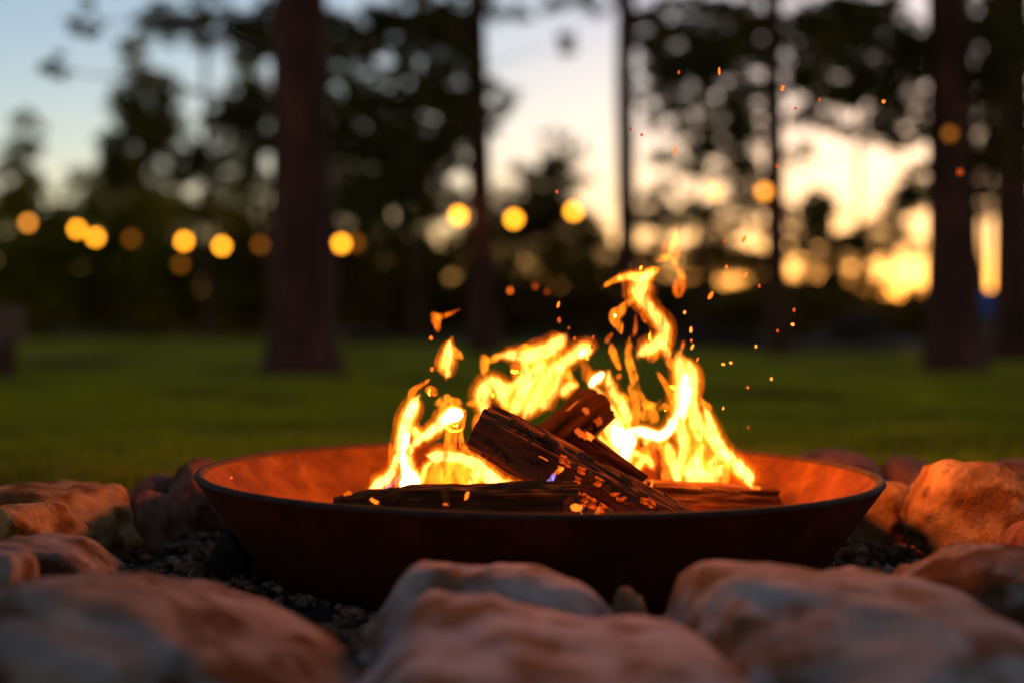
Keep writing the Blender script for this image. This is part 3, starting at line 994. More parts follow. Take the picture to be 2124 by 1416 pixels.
flame('brightest flame low in the middle, right of the leaning logs', 1.97, [
    ('w', 4.0, [(1224, 802, 5), (1236, 787, 9), (1253, 771, 4)]),
    ('y', 2.4, [(1230, 800, 9), (1245, 820, 8), (1257, 842, 10), (1268, 866, 17), (1276, 890, 21), (1286, 915, 21), (1296, 940, 17), (1290, 965, 14), (1278, 990, 10)], 0.5),
    ('y', 1.6, [(1262, 770, 6), (1265, 795, 8), (1272, 815, 9), (1285, 832, 10), (1298, 856, 11), (1306, 884, 10)]),
    ('o', 1.0, [(1284, 816, 5), (1296, 824, 8), (1304, 832, 6)]),
    ('w', 3.5, [(1270, 880, 12), (1282, 905, 18), (1300, 905, 14), (1325, 894, 11), (1345, 899, 11), (1366, 905, 10), (1385, 892, 10), (1400, 872, 10), (1406, 846, 7)]),
    ('y', 1.8, [(1345, 900, 11), (1339, 922, 4)]),
    ('w', 4.0, [(1318, 908, 9), (1301, 930, 11), (1290, 955, 12), (1280, 985, 11)]),
    ('y', 1.7, [(1308, 934, 6), (1330, 945, 7), (1345, 955, 7), (1354, 972, 4)]),
    ('y', 1.5, [(1336, 950, 5), (1325, 966, 6), (1316, 984, 5)]),
    ('y', 2.4, [(1234, 934, 5), (1254, 940, 10), (1272, 956, 10)]),
    ('y', 1.6, [(1243, 903, 4), (1253, 918, 5), (1270, 930, 6)]),
    ('o', 1.4, [(1262, 850, 14), (1276, 885, 26), (1285, 920, 28), (1290, 955, 22)]),
    ('o', 1.0, [(1300, 985, 10), (1320, 960, 16), (1340, 935, 14), (1370, 920, 12)]),
    ('o', 0.9, [(1306, 698, 6), (1302, 730, 8), (1308, 760, 10), (1318, 790, 10), (1325, 815, 8), (1340, 838, 10), (1358, 841, 7), (1373, 826, 3)]),
    ('o', 0.8, [(1318, 884, 6), (1320, 858, 9), (1316, 828, 9), (1304, 795, 6)]),
    ('o', 0.8, [(1332, 872, 10), (1345, 852, 14), (1364, 874, 12)]),
    ('d', 0.6, [(1364, 850, 5), (1378, 842, 8), (1390, 850, 5)]),
    ('d', 0.8, [(1362, 768, 3), (1378, 793, 7), (1390, 815, 7), (1396, 845, 5)]),
    ('d', 0.7, [(1268, 710, 3), (1272, 730, 9), (1280, 754, 7), (1287, 768, 3)]),
    ('d', 0.4, [(1300, 708, 5), (1306, 718, 7), (1300, 735, 5)]),
    ('d', 0.6, [(1278, 785, 3), (1284, 780, 6), (1288, 774, 3)]),
], (1290, 990), 3)
flame('tall pointed flame on the right, its base on the right log', 1.99, [
    ('y', 2.2, [(1415, 720, 3), (1408, 740, 8), (1411, 765, 12), (1422, 790, 18), (1417, 820, 18), (1413, 850, 15), (1410, 880, 12), (1417, 905, 12), (1420, 930, 10), (1412, 955, 10), (1405, 985, 11), (1405, 1008, 12)], 2),
    ('w', 2.2, [(1418, 775, 8), (1424, 800, 12), (1420, 835, 11), (1416, 870, 8)]),
    ('y', 1.6, [(1416, 738, 5), (1432, 760, 9), (1440, 785, 9), (1438, 815, 8), (1441, 845, 8), (1450, 870, 9), (1462, 895, 9), (1475, 915, 8), (1482, 938, 7)]),
    ('y', 1.6, [(1424, 828, 10), (1430, 860, 10), (1446, 892, 9), (1455, 915, 7)]),
    ('o', 1.3, [(1425, 800, 18), (1426, 850, 20), (1432, 890, 22), (1445, 925, 28), (1450, 965, 32), (1450, 1000, 26)]),
    ('y', 1.8, [(1418, 990, 14), (1438, 962, 11), (1450, 940, 8), (1456, 915, 6)]),
    ('y', 2.4, [(1420, 988, 9), (1442, 980, 13), (1466, 986, 12), (1490, 978, 12), (1503, 962, 6)]),
    ('y', 2.2, [(1408, 1004, 9), (1440, 1002, 9), (1470, 1003, 9), (1498, 1000, 7)]),
    ('y', 1.7, [(1446, 948, 8), (1452, 975, 9), (1458, 990, 7)]),
    ('y', 1.7, [(1470, 970, 9), (1488, 952, 9), (1493, 935, 6)]),
    ('y', 1.6, [(1402, 1005, 9), (1399, 975, 9), (1392, 945, 10), (1384, 920, 8)]),
    ('o', 1.0, [(1394, 990, 10), (1388, 955, 16), (1378, 925, 16), (1368, 908, 10)]),
    ('o', 1.0, [(1500, 1004, 10), (1508, 980, 9), (1500, 950, 10), (1486, 925, 9)]),
    ('d', 0.8, [(1378, 734, 3), (1386, 748, 9), (1398, 760, 10), (1406, 775, 5)]),
    ('d', 0.5, [(1412, 724, 4), (1416, 715, 5), (1417, 706, 2)]),
    ('o', 0.7, [(1382, 998, 12), (1384, 970, 14), (1376, 945, 9)]),
], (1430, 1008), 4)
flame('slanting bright streamer at the right end of the fire', 2.0, [
    ('y', 3.2, [(1456, 838, 3), (1463, 852, 6), (1472, 876, 9), (1482, 905, 11), (1495, 930, 11), (1515, 950, 11), (1536, 972, 12), (1552, 986, 11), (1556, 1000, 8), (1561, 1013, 4)]),
    ('d', 0.7, [(1452, 822, 2), (1460, 836, 6), (1470, 842, 5), (1476, 850, 3)]),
    ('o', 0.9, [(1466, 870, 9), (1480, 910, 13), (1500, 940, 14), (1535, 980, 14), (1548, 1004, 9)]),
], (1560, 1014), 5)
flame('twisting flame tip high above the bowl, forked like antlers', 1.96, [
    ('o', 1.1, [(1247, 598, 3), (1262, 588, 6), (1285, 577, 8), (1310, 572, 9), (1335, 574, 12), (1355, 563, 10), (1373, 555, 6)]),
    ('y', 1.3, [(1280, 578, 5), (1310, 573, 7), (1335, 575, 9), (1358, 562, 6)]),
    ('y', 1.6, [(1350, 565, 8), (1335, 577, 13), (1328, 596, 17), (1327, 612, 15), (1345, 635, 11), (1360, 655, 11), (1372, 672, 13), (1378, 690, 12), (1369, 709, 13), (1350, 720, 13), (1335, 731, 14), (1323, 742, 9)], 5),
    ('y', 1.3, [(1371, 704, 9), (1380, 725, 7), (1388, 740, 4)]),
    ('d', 0.6, [(1384, 700, 3), (1390, 712, 4), (1388, 724, 3)]),
    ('o', 1.2, [(1320, 612, 9), (1299, 632, 8), (1286, 645, 13), (1276, 655, 14), (1284, 676, 10), (1290, 694, 4)]),
    ('d', 0.5, [(1360, 725, 8), (1358, 740, 7), (1352, 752, 3)]),
    ('d', 0.55, [(1333, 640, 3), (1335, 655, 7), (1341, 670, 4)]),
    ('d', 0.3, [(1318, 650, 3), (1318, 678, 5), (1313, 702, 4)]),
    ('d', 0.3, [(1270, 690, 3), (1262, 702, 6), (1257, 712, 4)]),
], (1330, 745), 6)
flame('small forked flame wisp floating highest above the fire', 1.95, [
    ('o', 1.2, [(1402, 472, 3), (1398, 495, 7), (1393, 515, 8), (1390, 532, 7)], 11),
    ('d', 0.5, [(1404, 480, 5), (1406, 510, 6), (1406, 540, 6)]),
    ('o', 1.0, [(1390, 532, 8), (1372, 537, 8), (1357, 541, 4)]),
    ('o', 0.9, [(1390, 528, 6), (1402, 550, 8), (1414, 568, 8), (1421, 580, 5)]),
    ('d', 0.6, [(1414, 570, 10), (1408, 595, 15), (1406, 617, 8)]),
    ('d', 0.35, [(1378, 530, 5), (1374, 512, 9), (1378, 496, 5)]),
], (1406, 615), 7)
flame('small yellow flame wisp floating above the tall left flame', 1.86, [
    ('y', 1.7, [(937, 702, 3), (930, 728, 9), (925, 755, 11), (926, 774, 8), (925, 784, 2)], 3),
    ('o', 0.8, [(936, 716, 4), (947, 733, 10), (962, 745, 4)]),
    ('d', 0.6, [(914, 762, 3), (926, 752, 10), (944, 748, 9)]),
], (925, 784), 8)
flame('dull orange flame wisp drifting highest on the left', 2.0, [
    ('d', 0.75, [(895, 648, 5), (905, 664, 11), (909, 690, 4)]),
    ('d', 0.6, [(900, 656, 8), (922, 655, 6), (940, 648, 4), (956, 640, 2)]),
], (909, 690), 9)
flame('small violet blue flame on the face of the front log', 1.70, [
    ('v', 0.9, [(1128, 1020, 4), (1136, 1005, 6), (1146, 990, 6), (1152, 980, 4)]),
    ('d', 1.0, [(1150, 985, 4), (1160, 974, 6), (1170, 968, 3)]),
], (1128, 1022), 10)

# ------------------------------------------------------------------ sparks
spark_m = [emit_mat('spark_bright', (1.0, 0.22, 0.02), 1.0, False), emit_mat('spark_orange', (1.0, 0.15, 0.012), 0.65, False), emit_mat('spark_dim', (1.0, 0.13, 0.02), 0.22, False)]


def spark_mesh(i, m):
    bm = bmesh.new()
    bmesh.ops.create_icosphere(bm, subdivisions=2, radius=1)
    for v in bm.verts:
        v.co *= 1 + 0.35 * noise.noise(v.co * 1.4 + Vector((i * 5, 0, 0)))
    me = bpy.data.meshes.new('spark')
    bm.to_mesh(me)
    bm.free()
    me.materials.append(m)
    return me


SM = [[spark_mesh(i, m) for i in range(4)] for m in spark_m]
sparks = [(1492, 148, 4, 11, 1, 0), (1623, 183, 5, 8, 1, .3), (1833, 211, 6, 6, 1, 0), (1650, 225, 5, 4, 2, 0), (1700, 207, 4, 6, 2, 0), (1408, 150, 4, 6, 2, 0), (1331, 280, 4, 5, 2, 0), (1400, 312, 4, 13, 1, .2),
          (1310, 268, 4, 5, 2, 0), (1612, 345, 6, 5, 2, 0), (1155, 398, 5, 6, 2, 0), (1543, 496, 5, 11, 1, .5), (1503, 500, 5, 6, 2, 0), (1507, 553, 4, 5, 1, 0), (1547, 570, 5, 9, 1, .5), (1474, 613, 6, 13, 1, .5),
          (1575, 593, 5, 6, 2, 0), (1058, 603, 7, 7, 1, 0), (1110, 594, 7, 7, 2, 0), (1158, 632, 5, 10, 1, .2), (1160, 664, 7, 8, 2, 0), (1180, 680, 4, 4, 2, 0), (1420, 648, 4, 5, 0, 0), (1433, 684, 4, 9, 0, 0),
          (1434, 706, 3, 4, 1, 0), (1436, 719, 4, 8, 0, .4), (1447, 745, 3, 7, 1, .4), (1500, 755, 6, 4, 0, .3), (1516, 752, 6, 4, 0, .3), (1568, 718, 4, 5, 0, 0), (1647, 643, 5, 7, 2, 0), (1644, 673, 6, 5, 0, .7),
          (1613, 686, 5, 5, 2, 0), (1600, 785, 4, 5, 0, 0), (1551, 803, 3, 4, 1, 0), (1500, 846, 3, 5, 0, 0), (1552, 886, 3, 5, 2, 0), (896, 765, 5, 6, 1, 0), (894, 701, 5, 6, 1, 0), (1991, 357, 8, 8, 2, 0), (1135, 605, 5, 6, 2, 0),
          (480, 990, 3, 3, 1, 0), (1230, 700, 4, 8, 2, .4), (1228, 718, 4, 9, 2, 0), (1192, 702, 6, 6, 2, 0)]
for i, (px, py, a, b_, m, tl) in enumerate(sparks):
    Y = 2.55 if i in (17, 18, 39, 40) else 1.62 if i == 41 else random.uniform(1.70, 1.92)
    o = bpy.data.objects.new('spark', SM[m][i % 4])
    col.objects.link(o)
    o.location = at(px, py, Y)
    k = pxm(Y)
    o.scale = (a * k * .62, a * k * .62, b_ * k * .75)
    o.rotation_euler = (0, tl, 0)
    lab = {39: 'blurred dull red spark in front of the thick right trunk', 41: 'tiny spark glowing on the left inner wall of the bowl', 2: 'red spark highest on the right, left of the thick right trunk',
           0: 'highest orange spark in the picture, against the pale sky', 37: 'lower of two sparks beside the small yellow wisp', 38: 'upper of two sparks beside the small yellow wisp',
           17: 'round blurred spark left of the forked flame tip', 27: 'left one of two sparks side by side right of the fire', 28: 'right one of two sparks side by side right of the fire'}.get(i)
    if not lab:
        lab = ('tiny orange spark high up against the pale sky' if py < 420 else
               'tiny spark between the forked flame tip and slender trunk, above the lawn' if px > 1400 and py < 620 else
               'tiny orange spark in the cluster just right of the forked flame tip' if 1400 < px < 1460 else
               'tiny orange spark over the lawn right of the tall right flame' if px >= 1460 else
               'dim spark left of the forked flame tip, before the dark shrubs')
    tag(o, lab, 'spark', 'sparks adrift around the fire')

# ------------------------------------------------------------------ stones of the ring
def stone_mat(name, a, b_, c, patch, scale=9):
    return noisy(name, [(0.30, a), (0.50, b_), (0.72, c)], scale=scale, bump=0.9, bscale=45, bdist=0.012, rough=0.95, spec=0.08, second=(patch, 16.0, 0.48, 0.60), ndist=0.8)


stone = {
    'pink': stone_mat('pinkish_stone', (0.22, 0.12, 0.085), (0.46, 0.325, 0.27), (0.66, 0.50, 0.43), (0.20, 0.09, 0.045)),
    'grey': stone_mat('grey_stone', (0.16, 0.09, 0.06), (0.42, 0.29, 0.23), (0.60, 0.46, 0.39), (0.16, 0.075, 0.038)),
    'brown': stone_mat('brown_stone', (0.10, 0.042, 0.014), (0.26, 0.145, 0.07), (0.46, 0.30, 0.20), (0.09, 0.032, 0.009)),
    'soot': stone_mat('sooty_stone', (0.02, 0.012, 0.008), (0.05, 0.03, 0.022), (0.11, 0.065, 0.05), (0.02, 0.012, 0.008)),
    'rust_orange': stone_mat('firelit_stone', (0.18, 0.070, 0.018), (0.42, 0.205, 0.075), (0.60, 0.36, 0.18), (0.15, 0.05, 0.012)),  # brown stone made lighter and more orange, firelight put into its colour
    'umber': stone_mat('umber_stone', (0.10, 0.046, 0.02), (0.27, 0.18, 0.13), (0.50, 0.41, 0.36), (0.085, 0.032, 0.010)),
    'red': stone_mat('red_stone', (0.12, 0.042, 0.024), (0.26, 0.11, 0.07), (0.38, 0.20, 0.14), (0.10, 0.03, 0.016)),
}


def rock(label, x0, x1, ytop, Y, h, depth, mat, seed, prof=None, p=3.2, rot=0.0, tilt=0.0, amp=0.10, name='stone', layers=0.0, rz=0.0):
    """stone seen between x0 and x1 (px) at distance Y, its highest point at ytop; prof: heights along its width."""
    k = pxm(Y)
    wdt = (x1 - x0) * k / 2
    cx = ((x0 + x1) / 2 - IW / 2) * k
    ztop = at((x0 + x1) / 2, ytop, Y + (0.36 * depth if p >= 5 else 0.15 * depth)).z
    pr = random.Random(int(seed * 97))
    planes = []
    for _ in range(11):
        v = Vector((pr.gauss(0, 1), pr.gauss(0, 1), pr.gauss(0, 0.8))).normalized()
        planes.append((v, pr.uniform(0.80, 1.06) * (0.95 if p < 4 else 1.08)))
    bm = bmesh.new()
    bmesh.ops.create_icosphere(bm, subdivisions=5, radius=1)
    for v in bm.verts:
        d = v.co.normalized()
        s = (abs(d.x) ** p + abs(d.y) ** p + abs(d.z) ** p) ** (-1 / p)
        q = d * s
        nz_ = fbm(d * 1.3 + Vector((seed * 3.3, 0, 0)), 5)
        big = noise.noise(d * 0.9 + Vector((0, seed * 2.7, 0)))
        q = q * (1 + amp * 0.9 * big)
        for pn, pc in planes:                      # flat breaks
            e_ = q.dot(pn) - pc
            if e_ > 0:
                q = q - pn * (e_ * 0.92)
        cell = noise.voronoi(d * 2.6 + Vector((seed, seed, 0)))[0]
        q = q * (1 + amp * 0.40 * nz_ - amp * 0.45 * max(0, 0.4 - (cell[1] - cell[0]) * 2.2) + 0.05 * fbm(d * 4.5 + Vector((seed, 0, 0)), 4))
        q.z += layers * math.sin(q.z * 14 + 2 * nz_) * 0.02
        zt = 1.0
        if prof:
            u = min(max((q.x + 1) / 2, 0), 1) * (len(prof) - 1)
            i0 = min(int(u), len(prof) - 2)
            zt = prof[i0] + (prof[i0 + 1] - prof[i0]) * (3 * (u - i0) ** 2 - 2 * (u - i0) ** 3)
        z01 = (q.z + 1) / 2
        v.co = Vector((q.x * wdt, q.y * depth / 2, z01 * h * zt))
    if rz:
        bmesh.ops.rotate(bm, verts=bm.verts, matrix=Matrix.Rotation(rz, 3, 'Z'))
    if rot or tilt:
        bmesh.ops.rotate(bm, verts=bm.verts, matrix=Matrix.Rotation(rot, 3, 'Y') @ Matrix.Rotation(tilt, 3, 'X'))
    zmax = max(v.co.z for v in bm.verts)
    me = bpy.data.meshes.new(name)
    bm.to_mesh(me)
    bm.free()
    o = link_mesh(name, me, stone[mat])
    o.location = (cx, Y, ztop - zmax)
    return tag(o, label, 'stone', 'stones ringed around the fire bowl')


# front
rock('large brown stone in the lower left corner, nearest on that side', -90, 726, 1128, 1.15, 0.19, 0.36, 'umber', 1, [0.93, 1.0, 1.0, 0.94, 0.87, 0.80, 0.66], p=5.5, amp=0.08, tilt=0.0)
rock('pale pinkish stone nearest the camera at the bottom centre', 700, 1720, 1236, 1.02, 0.15, 0.46, 'pink', 2, [0.70, 1.0, 0.98, 0.90, 0.88, 0.90, 0.76, 0.5], p=6.0, amp=0.08, tilt=0.02)
rock('long stone against the front of the bowl, behind the pale pinkish one', 757, 1292, 1166, 1.30, 0.13, 0.13, 'pink', 3, [0.7, 1.0, 0.96, 0.97, 0.93, 0.75], p=4.0, amp=0.08)
rock('small stone wedged between the bowl and two front stones', 1262, 1348, 1212, 1.36, 0.11, 0.08, 'brown', 4, None, p=2.6)
rock('large grey stone in the lower right, nearest on that side', 1368, 2200, 1154, 1.17, 0.18, 0.38, 'grey', 5, [0.94, 1.0, 0.97, 0.95, 0.93, 0.86, 0.70], p=5.5, amp=0.08, tilt=0.0)
rock('dark brown stone behind the large grey one, lit orange at its tip', 1812, 2230, 1120, 1.42, 0.15, 0.22, 'umber', 6, [0.62, 0.85, 0.98, 1.0, 1.0], p=3.2)
# right
rock('rounded stone with a glowing orange face right of the bowl', 1910, 2190, 948, 1.92, 0.165, 0.24, 'rust_orange', 7, [0.92, 1.0, 0.95, 0.85], p=3.6, amp=0.09, rz=0.65)
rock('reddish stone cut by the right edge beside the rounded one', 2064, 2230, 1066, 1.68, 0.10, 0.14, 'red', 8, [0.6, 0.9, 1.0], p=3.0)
rock('orange lit stone tucked behind the right side of the bowl', 1752, 1892, 988, 2.12, 0.13, 0.14, 'rust_orange', 9, [1.0, 0.98, 0.92], p=4.0, rz=0.6)
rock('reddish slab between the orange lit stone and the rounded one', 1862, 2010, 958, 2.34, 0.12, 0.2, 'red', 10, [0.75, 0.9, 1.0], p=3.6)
rock('flat slab just behind the right rim of the bowl', 1630, 1835, 930, 2.62, 0.10, 0.2, 'red', 11, [0.85, 1.0, 0.85], p=4.0)
rock('low rounded slab farthest back on the right', 1812, 1944, 942, 2.68, 0.09, 0.2, 'red', 12, [0.9, 1.0, 0.9], p=3.0)
rock('broad reddish stone behind the rounded one at the right edge', 1975, 2240, 950, 2.28, 0.13, 0.24, 'red', 13, [0.85, 1.0, 1.0, 0.95], p=3.6)
# left
rock('flat topped blocky stone with orange lit face at the left edge', -60, 268, 990, 1.98, 0.135, 0.22, 'rust_orange', 14, [1.0, 1.0, 1.0, 0.98], p=6.0, amp=0.06, rz=-0.6)
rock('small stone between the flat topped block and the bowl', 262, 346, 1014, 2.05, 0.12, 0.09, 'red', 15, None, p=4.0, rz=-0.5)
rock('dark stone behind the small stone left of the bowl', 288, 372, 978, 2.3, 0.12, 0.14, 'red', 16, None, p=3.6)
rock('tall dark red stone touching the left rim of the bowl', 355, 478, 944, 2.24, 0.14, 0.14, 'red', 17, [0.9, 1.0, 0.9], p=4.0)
rock('rough orange faced brick shaped stone at the left edge', -60, 158, 1030, 1.74, 0.085, 0.12, 'rust_orange', 18, [0.95, 1.0, 1.0, 0.9], p=6.0, amp=0.07, layers=1.0, rz=-0.55)
rock('low flat slab between the big left stone and brick shaped stone', -60, 248, 1104, 1.52, 0.085, 0.16, 'umber', 19, [1.0, 1.0, 0.95, 0.75], p=4.0, amp=0.07)
rock('dark slab half hidden behind the big left stone', -80, 60, 1136, 1.38, 0.09, 0.12, 'umber', 20, None, p=4.0)
rock('sooty lump of rock at the left foot of the bowl', 424, 520, 1092, 1.80, 0.06, 0.09, 'soot', 21, [0.6, 1.0, 0.7], p=2.6, amp=0.16)

# ------------------------------------------------------------------ gravel: dark chips, uncountable, and the larger pebbles one by one
gravel_m = noisy('gravel', [(0.30, (0.03, 0.014, 0.007)), (0.48, (0.12, 0.06, 0.032)), (0.60, (0.30, 0.16, 0.09)), (0.74, (0.55, 0.32, 0.21))], scale=45, bump=0.4, bscale=150, bdist=0.002, rough=0.95, spec=0.05)
bm = bmesh.new()
bmesh.ops.create_icosphere(bm, subdivisions=1, radius=1)
ICO = np.array([v.co[:] for v in bm.verts])
ICF = np.array([[v.index for v in f.verts] for f in bm.faces])
bm.free()
n = 10500
R_ = np.sqrt(RNG.random(n) * (1.12 ** 2 - 0.33 ** 2) + 0.33 ** 2)
A_ = RNG.random(n) * 2 * math.pi
S_ = 0.004 + 0.012 * RNG.random(n) ** 2.6
S_[:1300] = 0.011 + 0.010 * RNG.random(1300)
V = ICO[None] * (1 + 0.8 * (RNG.random((n, len(ICO), 1)) - 0.5))
V = V * (S_[:, None] * np.stack([0.5 + 1.0 * RNG.random(n), 0.5 + 0.7 * RNG.random(n), 0.3 + 0.6 * RNG.random(n)], 1))[:, None, :]
th = RNG.random(n) * 6.28
c_, s_ = np.cos(th)[:, None], np.sin(th)[:, None]
V = np.stack([V[..., 0] * c_ - V[..., 1] * s_, V[..., 0] * s_ + V[..., 1] * c_, V[..., 2]], -1)
lift = 0.006 + 0.010 * RNG.random(n)
V = V + np.stack([BOWL.x + R_ * np.cos(A_), BOWL.y + R_ * np.sin(A_), lift], 1)[:, None, :]
F = (ICF[None] + (np.arange(n) * len(ICO))[:, None, None]).reshape(-1, 3)
me = bpy.data.meshes.new('gravel')
me.vertices.add(n * len(ICO))
me.vertices.foreach_set('co', V.reshape(-1).astype(np.float32))
me.loops.add(F.size)
me.loops.foreach_set('vertex_index', F.reshape(-1).astype(np.int32))
me.polygons.add(len(F))
me.polygons.foreach_set('loop_start', np.arange(0, F.size, 3, dtype=np.int32))
me.polygons.foreach_set('loop_total', np.full(len(F), 3, dtype=np.int32))
me.update(calc_edges=True)
tag(link_mesh('gravel', me, gravel_m, smooth=False), 'dark gravel and charred chips around the foot of the bowl', 'gravel', kind='stuff')

PEB = [(365, 1083, 1.95, 24, 'red', 'pink pebble on the gravel below the small left stone'), (352, 1112, 1.85, 22, 'red', 'reddish pebble left of the bowl, lit orange'), (415, 1090, 1.9, 26, 'pink', 'pale pebble between the left stones and sooty lump'),
       (300, 1108, 1.8, 24, 'red', 'orange lit pebble at the foot of the flat topped block'), (450, 1160, 1.72, 12, 'pink', 'small pale pebble below the sooty lump'), (470, 1182, 1.62, 18, 'grey', 'wet looking grey pebble by the big left stone'),
       (535, 1190, 1.6, 14, 'grey', 'tiny dark pebble by the bowl foot, right of the wet looking one'), (690, 1228, 1.5, 16, 'brown', 'brown pebble behind the right end of the big left stone'), (1898, 1108, 1.86, 16, 'red', 'round red pebble beside the rounded orange faced stone'),
       (1830, 1142, 1.66, 12, 'pink', 'pale pebble on the gravel right of the bowl'), (1760, 1118, 1.8, 14, 'red', 'red pebble beside the right foot of the bowl'), (330, 1136, 1.72, 30, 'grey', 'dark flat pebble left of the sooty lump'), (255, 1130, 1.7, 30, 'grey', 'dark wedge shaped pebble by the low flat slab'),
       (400, 1135, 1.74, 26, 'grey', 'dark angular pebble just left of the sooty lump')]
for i, (px, py, Y, s, m, lab) in enumerate(PEB):
    bm = bmesh.new()
    bmesh.ops.create_icosphere(bm, subdivisions=3, radius=1)
    for v in bm.verts:
        v.co *= 1 + 0.4 * noise.noise(v.co * 1.1 + Vector((i * 4.1, 0, 0)))
        v.co.z *= 0.62
    me = bpy.data.meshes.new('pebble')
    bm.to_mesh(me)
    bm.free()
    o = link_mesh('pebble', me, stone[m])
    Yg = (ZC - 0.012) * FPX / (py - HORIZON)
    k = pxm(Yg) * s
    o.scale = (k, k, k)
    o.location = at(px, py, Yg)
    tag(o, lab, 'pebble', 'larger pebbles on the gravel')

# ------------------------------------------------------------------ string of bulbs
bulb_bright = emit_mat('bulb_glass', (1.0, 0.34, 0.015), 4.0, False)
bulb_dim = emit_mat('bulb_glass_dim', (1.0, 0.30, 0.03), 0.25, False)
bulb_mid = emit_mat('bulb_glass_mid', (1.0, 0.34, 0.04), 1.8, False)
socket_m = noisy('bulb_socket', [(0.3, (0.01, 0.01, 0.01)), (0.7, (0.03, 0.03, 0.03))], scale=20, bump=0)
gp = []
for i in range(15):
    a = math.pi * i / 14
    rr = math.sin(a) * 0.045
    zz = -0.05 - 0.047 + 0.047 * math.cos(a)
    if i == 0: rr = 0.012
    gp.append((max(rr, 0.0005), zz))
GLASS = lathe('glass', gp, 24)
SOCK = lathe('socket', [(0.0005, 0.012), (0.012, 0.010), (0.016, -0.005), (0.016, -0.045), (0.013, -0.054), (0.0005, -0.054)], 16)
SOCK.materials.append(socket_m)
GL = {}
for nm, m in (('b', bulb_bright), ('d', bulb_dim), ('m', bulb_mid)):
    g = GLASS.copy()
    g.materials.append(m)
    GL[nm] = g
bulbs = [(58, 462, 19, 'm', 'leftmost lit bulb of the string, at the left edge'), (160, 475, 18.6, 'b', 'left bulb of the close pair of lit bulbs on the left'), (198, 492, 18.2, 'b', 'right bulb of the close pair of lit bulbs on the left'),
         (272, 495, 18, 'd', 'faint bulb right of the close pair'), (382, 500, 17.4, 'b', 'lit bulb under the tall dark conifer, above a faint one'), (375, 548, 18, 'd', 'faint bulb hanging below a lit one under the conifer'),
         (460, 510, 17, 'b', 'lowest lit bulb left of the thick left trunk'), (540, 507, 16.6, 'd', 'faint bulb at the left edge of the thick left trunk'), (708, 505, 15.6, 'b', 'lit bulb at the right edge of the thick left trunk'),
         (737, 503, 16, 'd', 'faint bulb right of the thick left trunk'), (951, 447, 13.7, 'b', 'lit bulb left of the slim pine trunk'), (1066, 454, 14.6, 'b', 'brightest bulb, right of the slim pine trunk'), (1190, 438, 15.2, 'b', 'lit bulb between the slim pine and thinnest trunk'),
         (1482, 398, 14.6, 'm', 'pale bulb against the bright sky left of the slender trunk'), (1585, 397, 13.7, 'm', 'orange bulb at the left edge of the slender trunk'), (1970, 290, 8.7, 'd', 'highest bulb, in front of the thick right trunk')]
for px, py, Y, kd, lab in bulbs:
    p = at(px, py, Y)
    p.z += 0.095
    r = empty('string_bulb', p, lab, 'bulb', 'bulbs of the string lights')
    for nm, me in (('glass', GL[kd]), ('socket', SOCK)):
        o = link_mesh(nm, me, None, r)
        o.matrix_parent_inverse = Matrix.Identity(4)
    if kd == 'd' and px == 1970:
        r.scale = (0.6, 0.6, 0.6)
cable_m = socket_m
for lab, ids, ends in (('thin dark cable of string lights sagging across the left side', [0, 1, 2, 3, 4, 6, 7, 8, 9, 10], ((-120, 430, 19.6), (990, 425, 13.8))),
                       ('thin dark cable of string lights from the slim pine to the right trunk', [11, 12, 13, 14, 15], ((1000, 425, 13.8), (1985, 262, 8.95)))):
    pts = [(*at(*ends[0]), 0.006)]
    for i in ids:
        px, py, Y, kd, _ = bulbs[i]
        p = at(px, py, Y)
        pts.append((p.x, p.y, p.z + 0.112 * (0.85 if px == 1970 else 1), 0.006))
    pts.append((*at(*ends[1]), 0.006))
    P = [(Vector(p[:3]), 0.005) for p in catmull(pts, 6)]
    tag(link_mesh('light_cable', tube('light_cable', P, 6), cable_m), lab, 'cable')
p0, p1 = at(375, 548, 18), at(382, 500, 17.4)
tag(link_mesh('light_cable', tube('light_cable', [(p0 + Vector((0, 0, 0.1)), 0.005), (p1 + Vector((0, 0, 0.115)), 0.005)], 6), cable_m), 'short dark cable dropping to the faint bulb under the conifer', 'cable')

# ------------------------------------------------------------------ small things on the lawn
post_m = noisy('old_wood', [(0.3, (0.09, 0.045, 0.026)), (0.6, (0.20, 0.11, 0.065)), (0.8, (0.30, 0.18, 0.11))], scale=6, stretch=(4, 4, 0.6), bump=0.6)


def box_bm(bm, c, s, bev=0.006):
    r = bmesh.ops.create_cube(bm, size=1.0, matrix=Matrix.Translation(c) @ Matrix.Diagonal((*s, 1)))
    return r


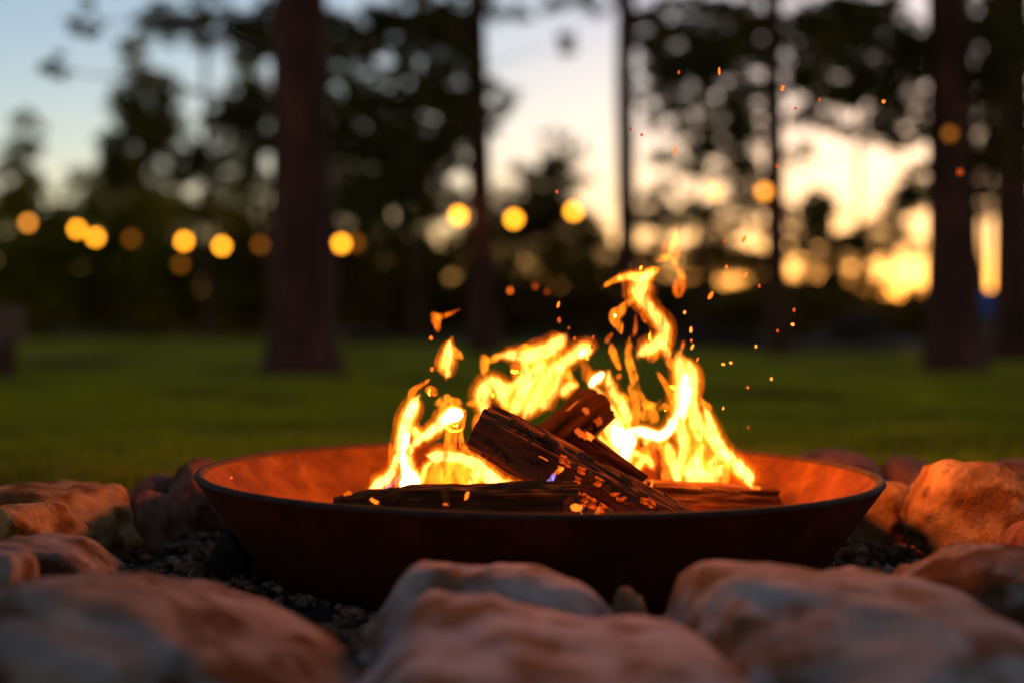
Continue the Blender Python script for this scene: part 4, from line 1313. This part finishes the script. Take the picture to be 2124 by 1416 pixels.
def box_part(name, c, s, mat, parent, bev=0.008):
    bm = bmesh.new()
    box_bm(bm, Vector((0, 0, 0)), s)
    bmesh.ops.bevel(bm, geom=bm.edges[:], offset=bev, segments=2, affect='EDGES', profile=0.6)
    me = bpy.data.meshes.new(name)
    bm.to_mesh(me)
    bm.free()
    o = link_mesh(name, me, mat, parent)
    o.matrix_parent_inverse = Matrix.Identity(4)
    o.location = c
    return o


Yp = 8.6
bp_ = empty('wooden_bench', ((0 - IW / 2) * pxm(Yp) - 0.52, Yp, 0), 'brown wooden bench end at the left edge of the lawn', 'bench')
for sx in (-0.52, 0.52):
    box_part('leg', (sx, 0, 0.10), (0.10, 0.30, 0.20), bark, bp_)
for k in range(3):
    box_part('seat_plank', (0, -0.13 + k * 0.13, 0.225), (1.22, 0.11, 0.05), post_m, bp_)
for k in range(2):
    box_part('back_plank', (0, 0.20, 0.30 + k * 0.085), (1.22, 0.035, 0.075), post_m, bp_)
for sx in (-0.45, 0.45):
    box_part('back_post', (sx, 0.235, 0.19), (0.06, 0.035, 0.38), post_m, bp_)

blue_m = noisy('blue_paint', [(0.3, (0.02, 0.10, 0.42)), (0.7, (0.05, 0.17, 0.60))], scale=4, bump=0.1, rough=0.5)
pale_m = noisy('pale_metal', [(0.3, (0.16, 0.14, 0.14)), (0.7, (0.30, 0.27, 0.27))], scale=9, bump=0.1, rough=0.6)
Yb = 13.0
g = at(2060, 628, Yb)
bb = empty('post_box', (g.x, Yb, 0), 'blue box on a pale grey post between the two right trunks', 'box')
box_part('post', (0, 0, g.z / 2 - 0.06), (0.07, 0.07, g.z - 0.12), pale_m, bb)
box_part('body', (0, 0, g.z), (0.22, 0.2, 0.24), blue_m, bb, 0.03)
box_part('base_plate', (0, 0, 0.065), (0.18, 0.18, 0.03), pale_m, bb)

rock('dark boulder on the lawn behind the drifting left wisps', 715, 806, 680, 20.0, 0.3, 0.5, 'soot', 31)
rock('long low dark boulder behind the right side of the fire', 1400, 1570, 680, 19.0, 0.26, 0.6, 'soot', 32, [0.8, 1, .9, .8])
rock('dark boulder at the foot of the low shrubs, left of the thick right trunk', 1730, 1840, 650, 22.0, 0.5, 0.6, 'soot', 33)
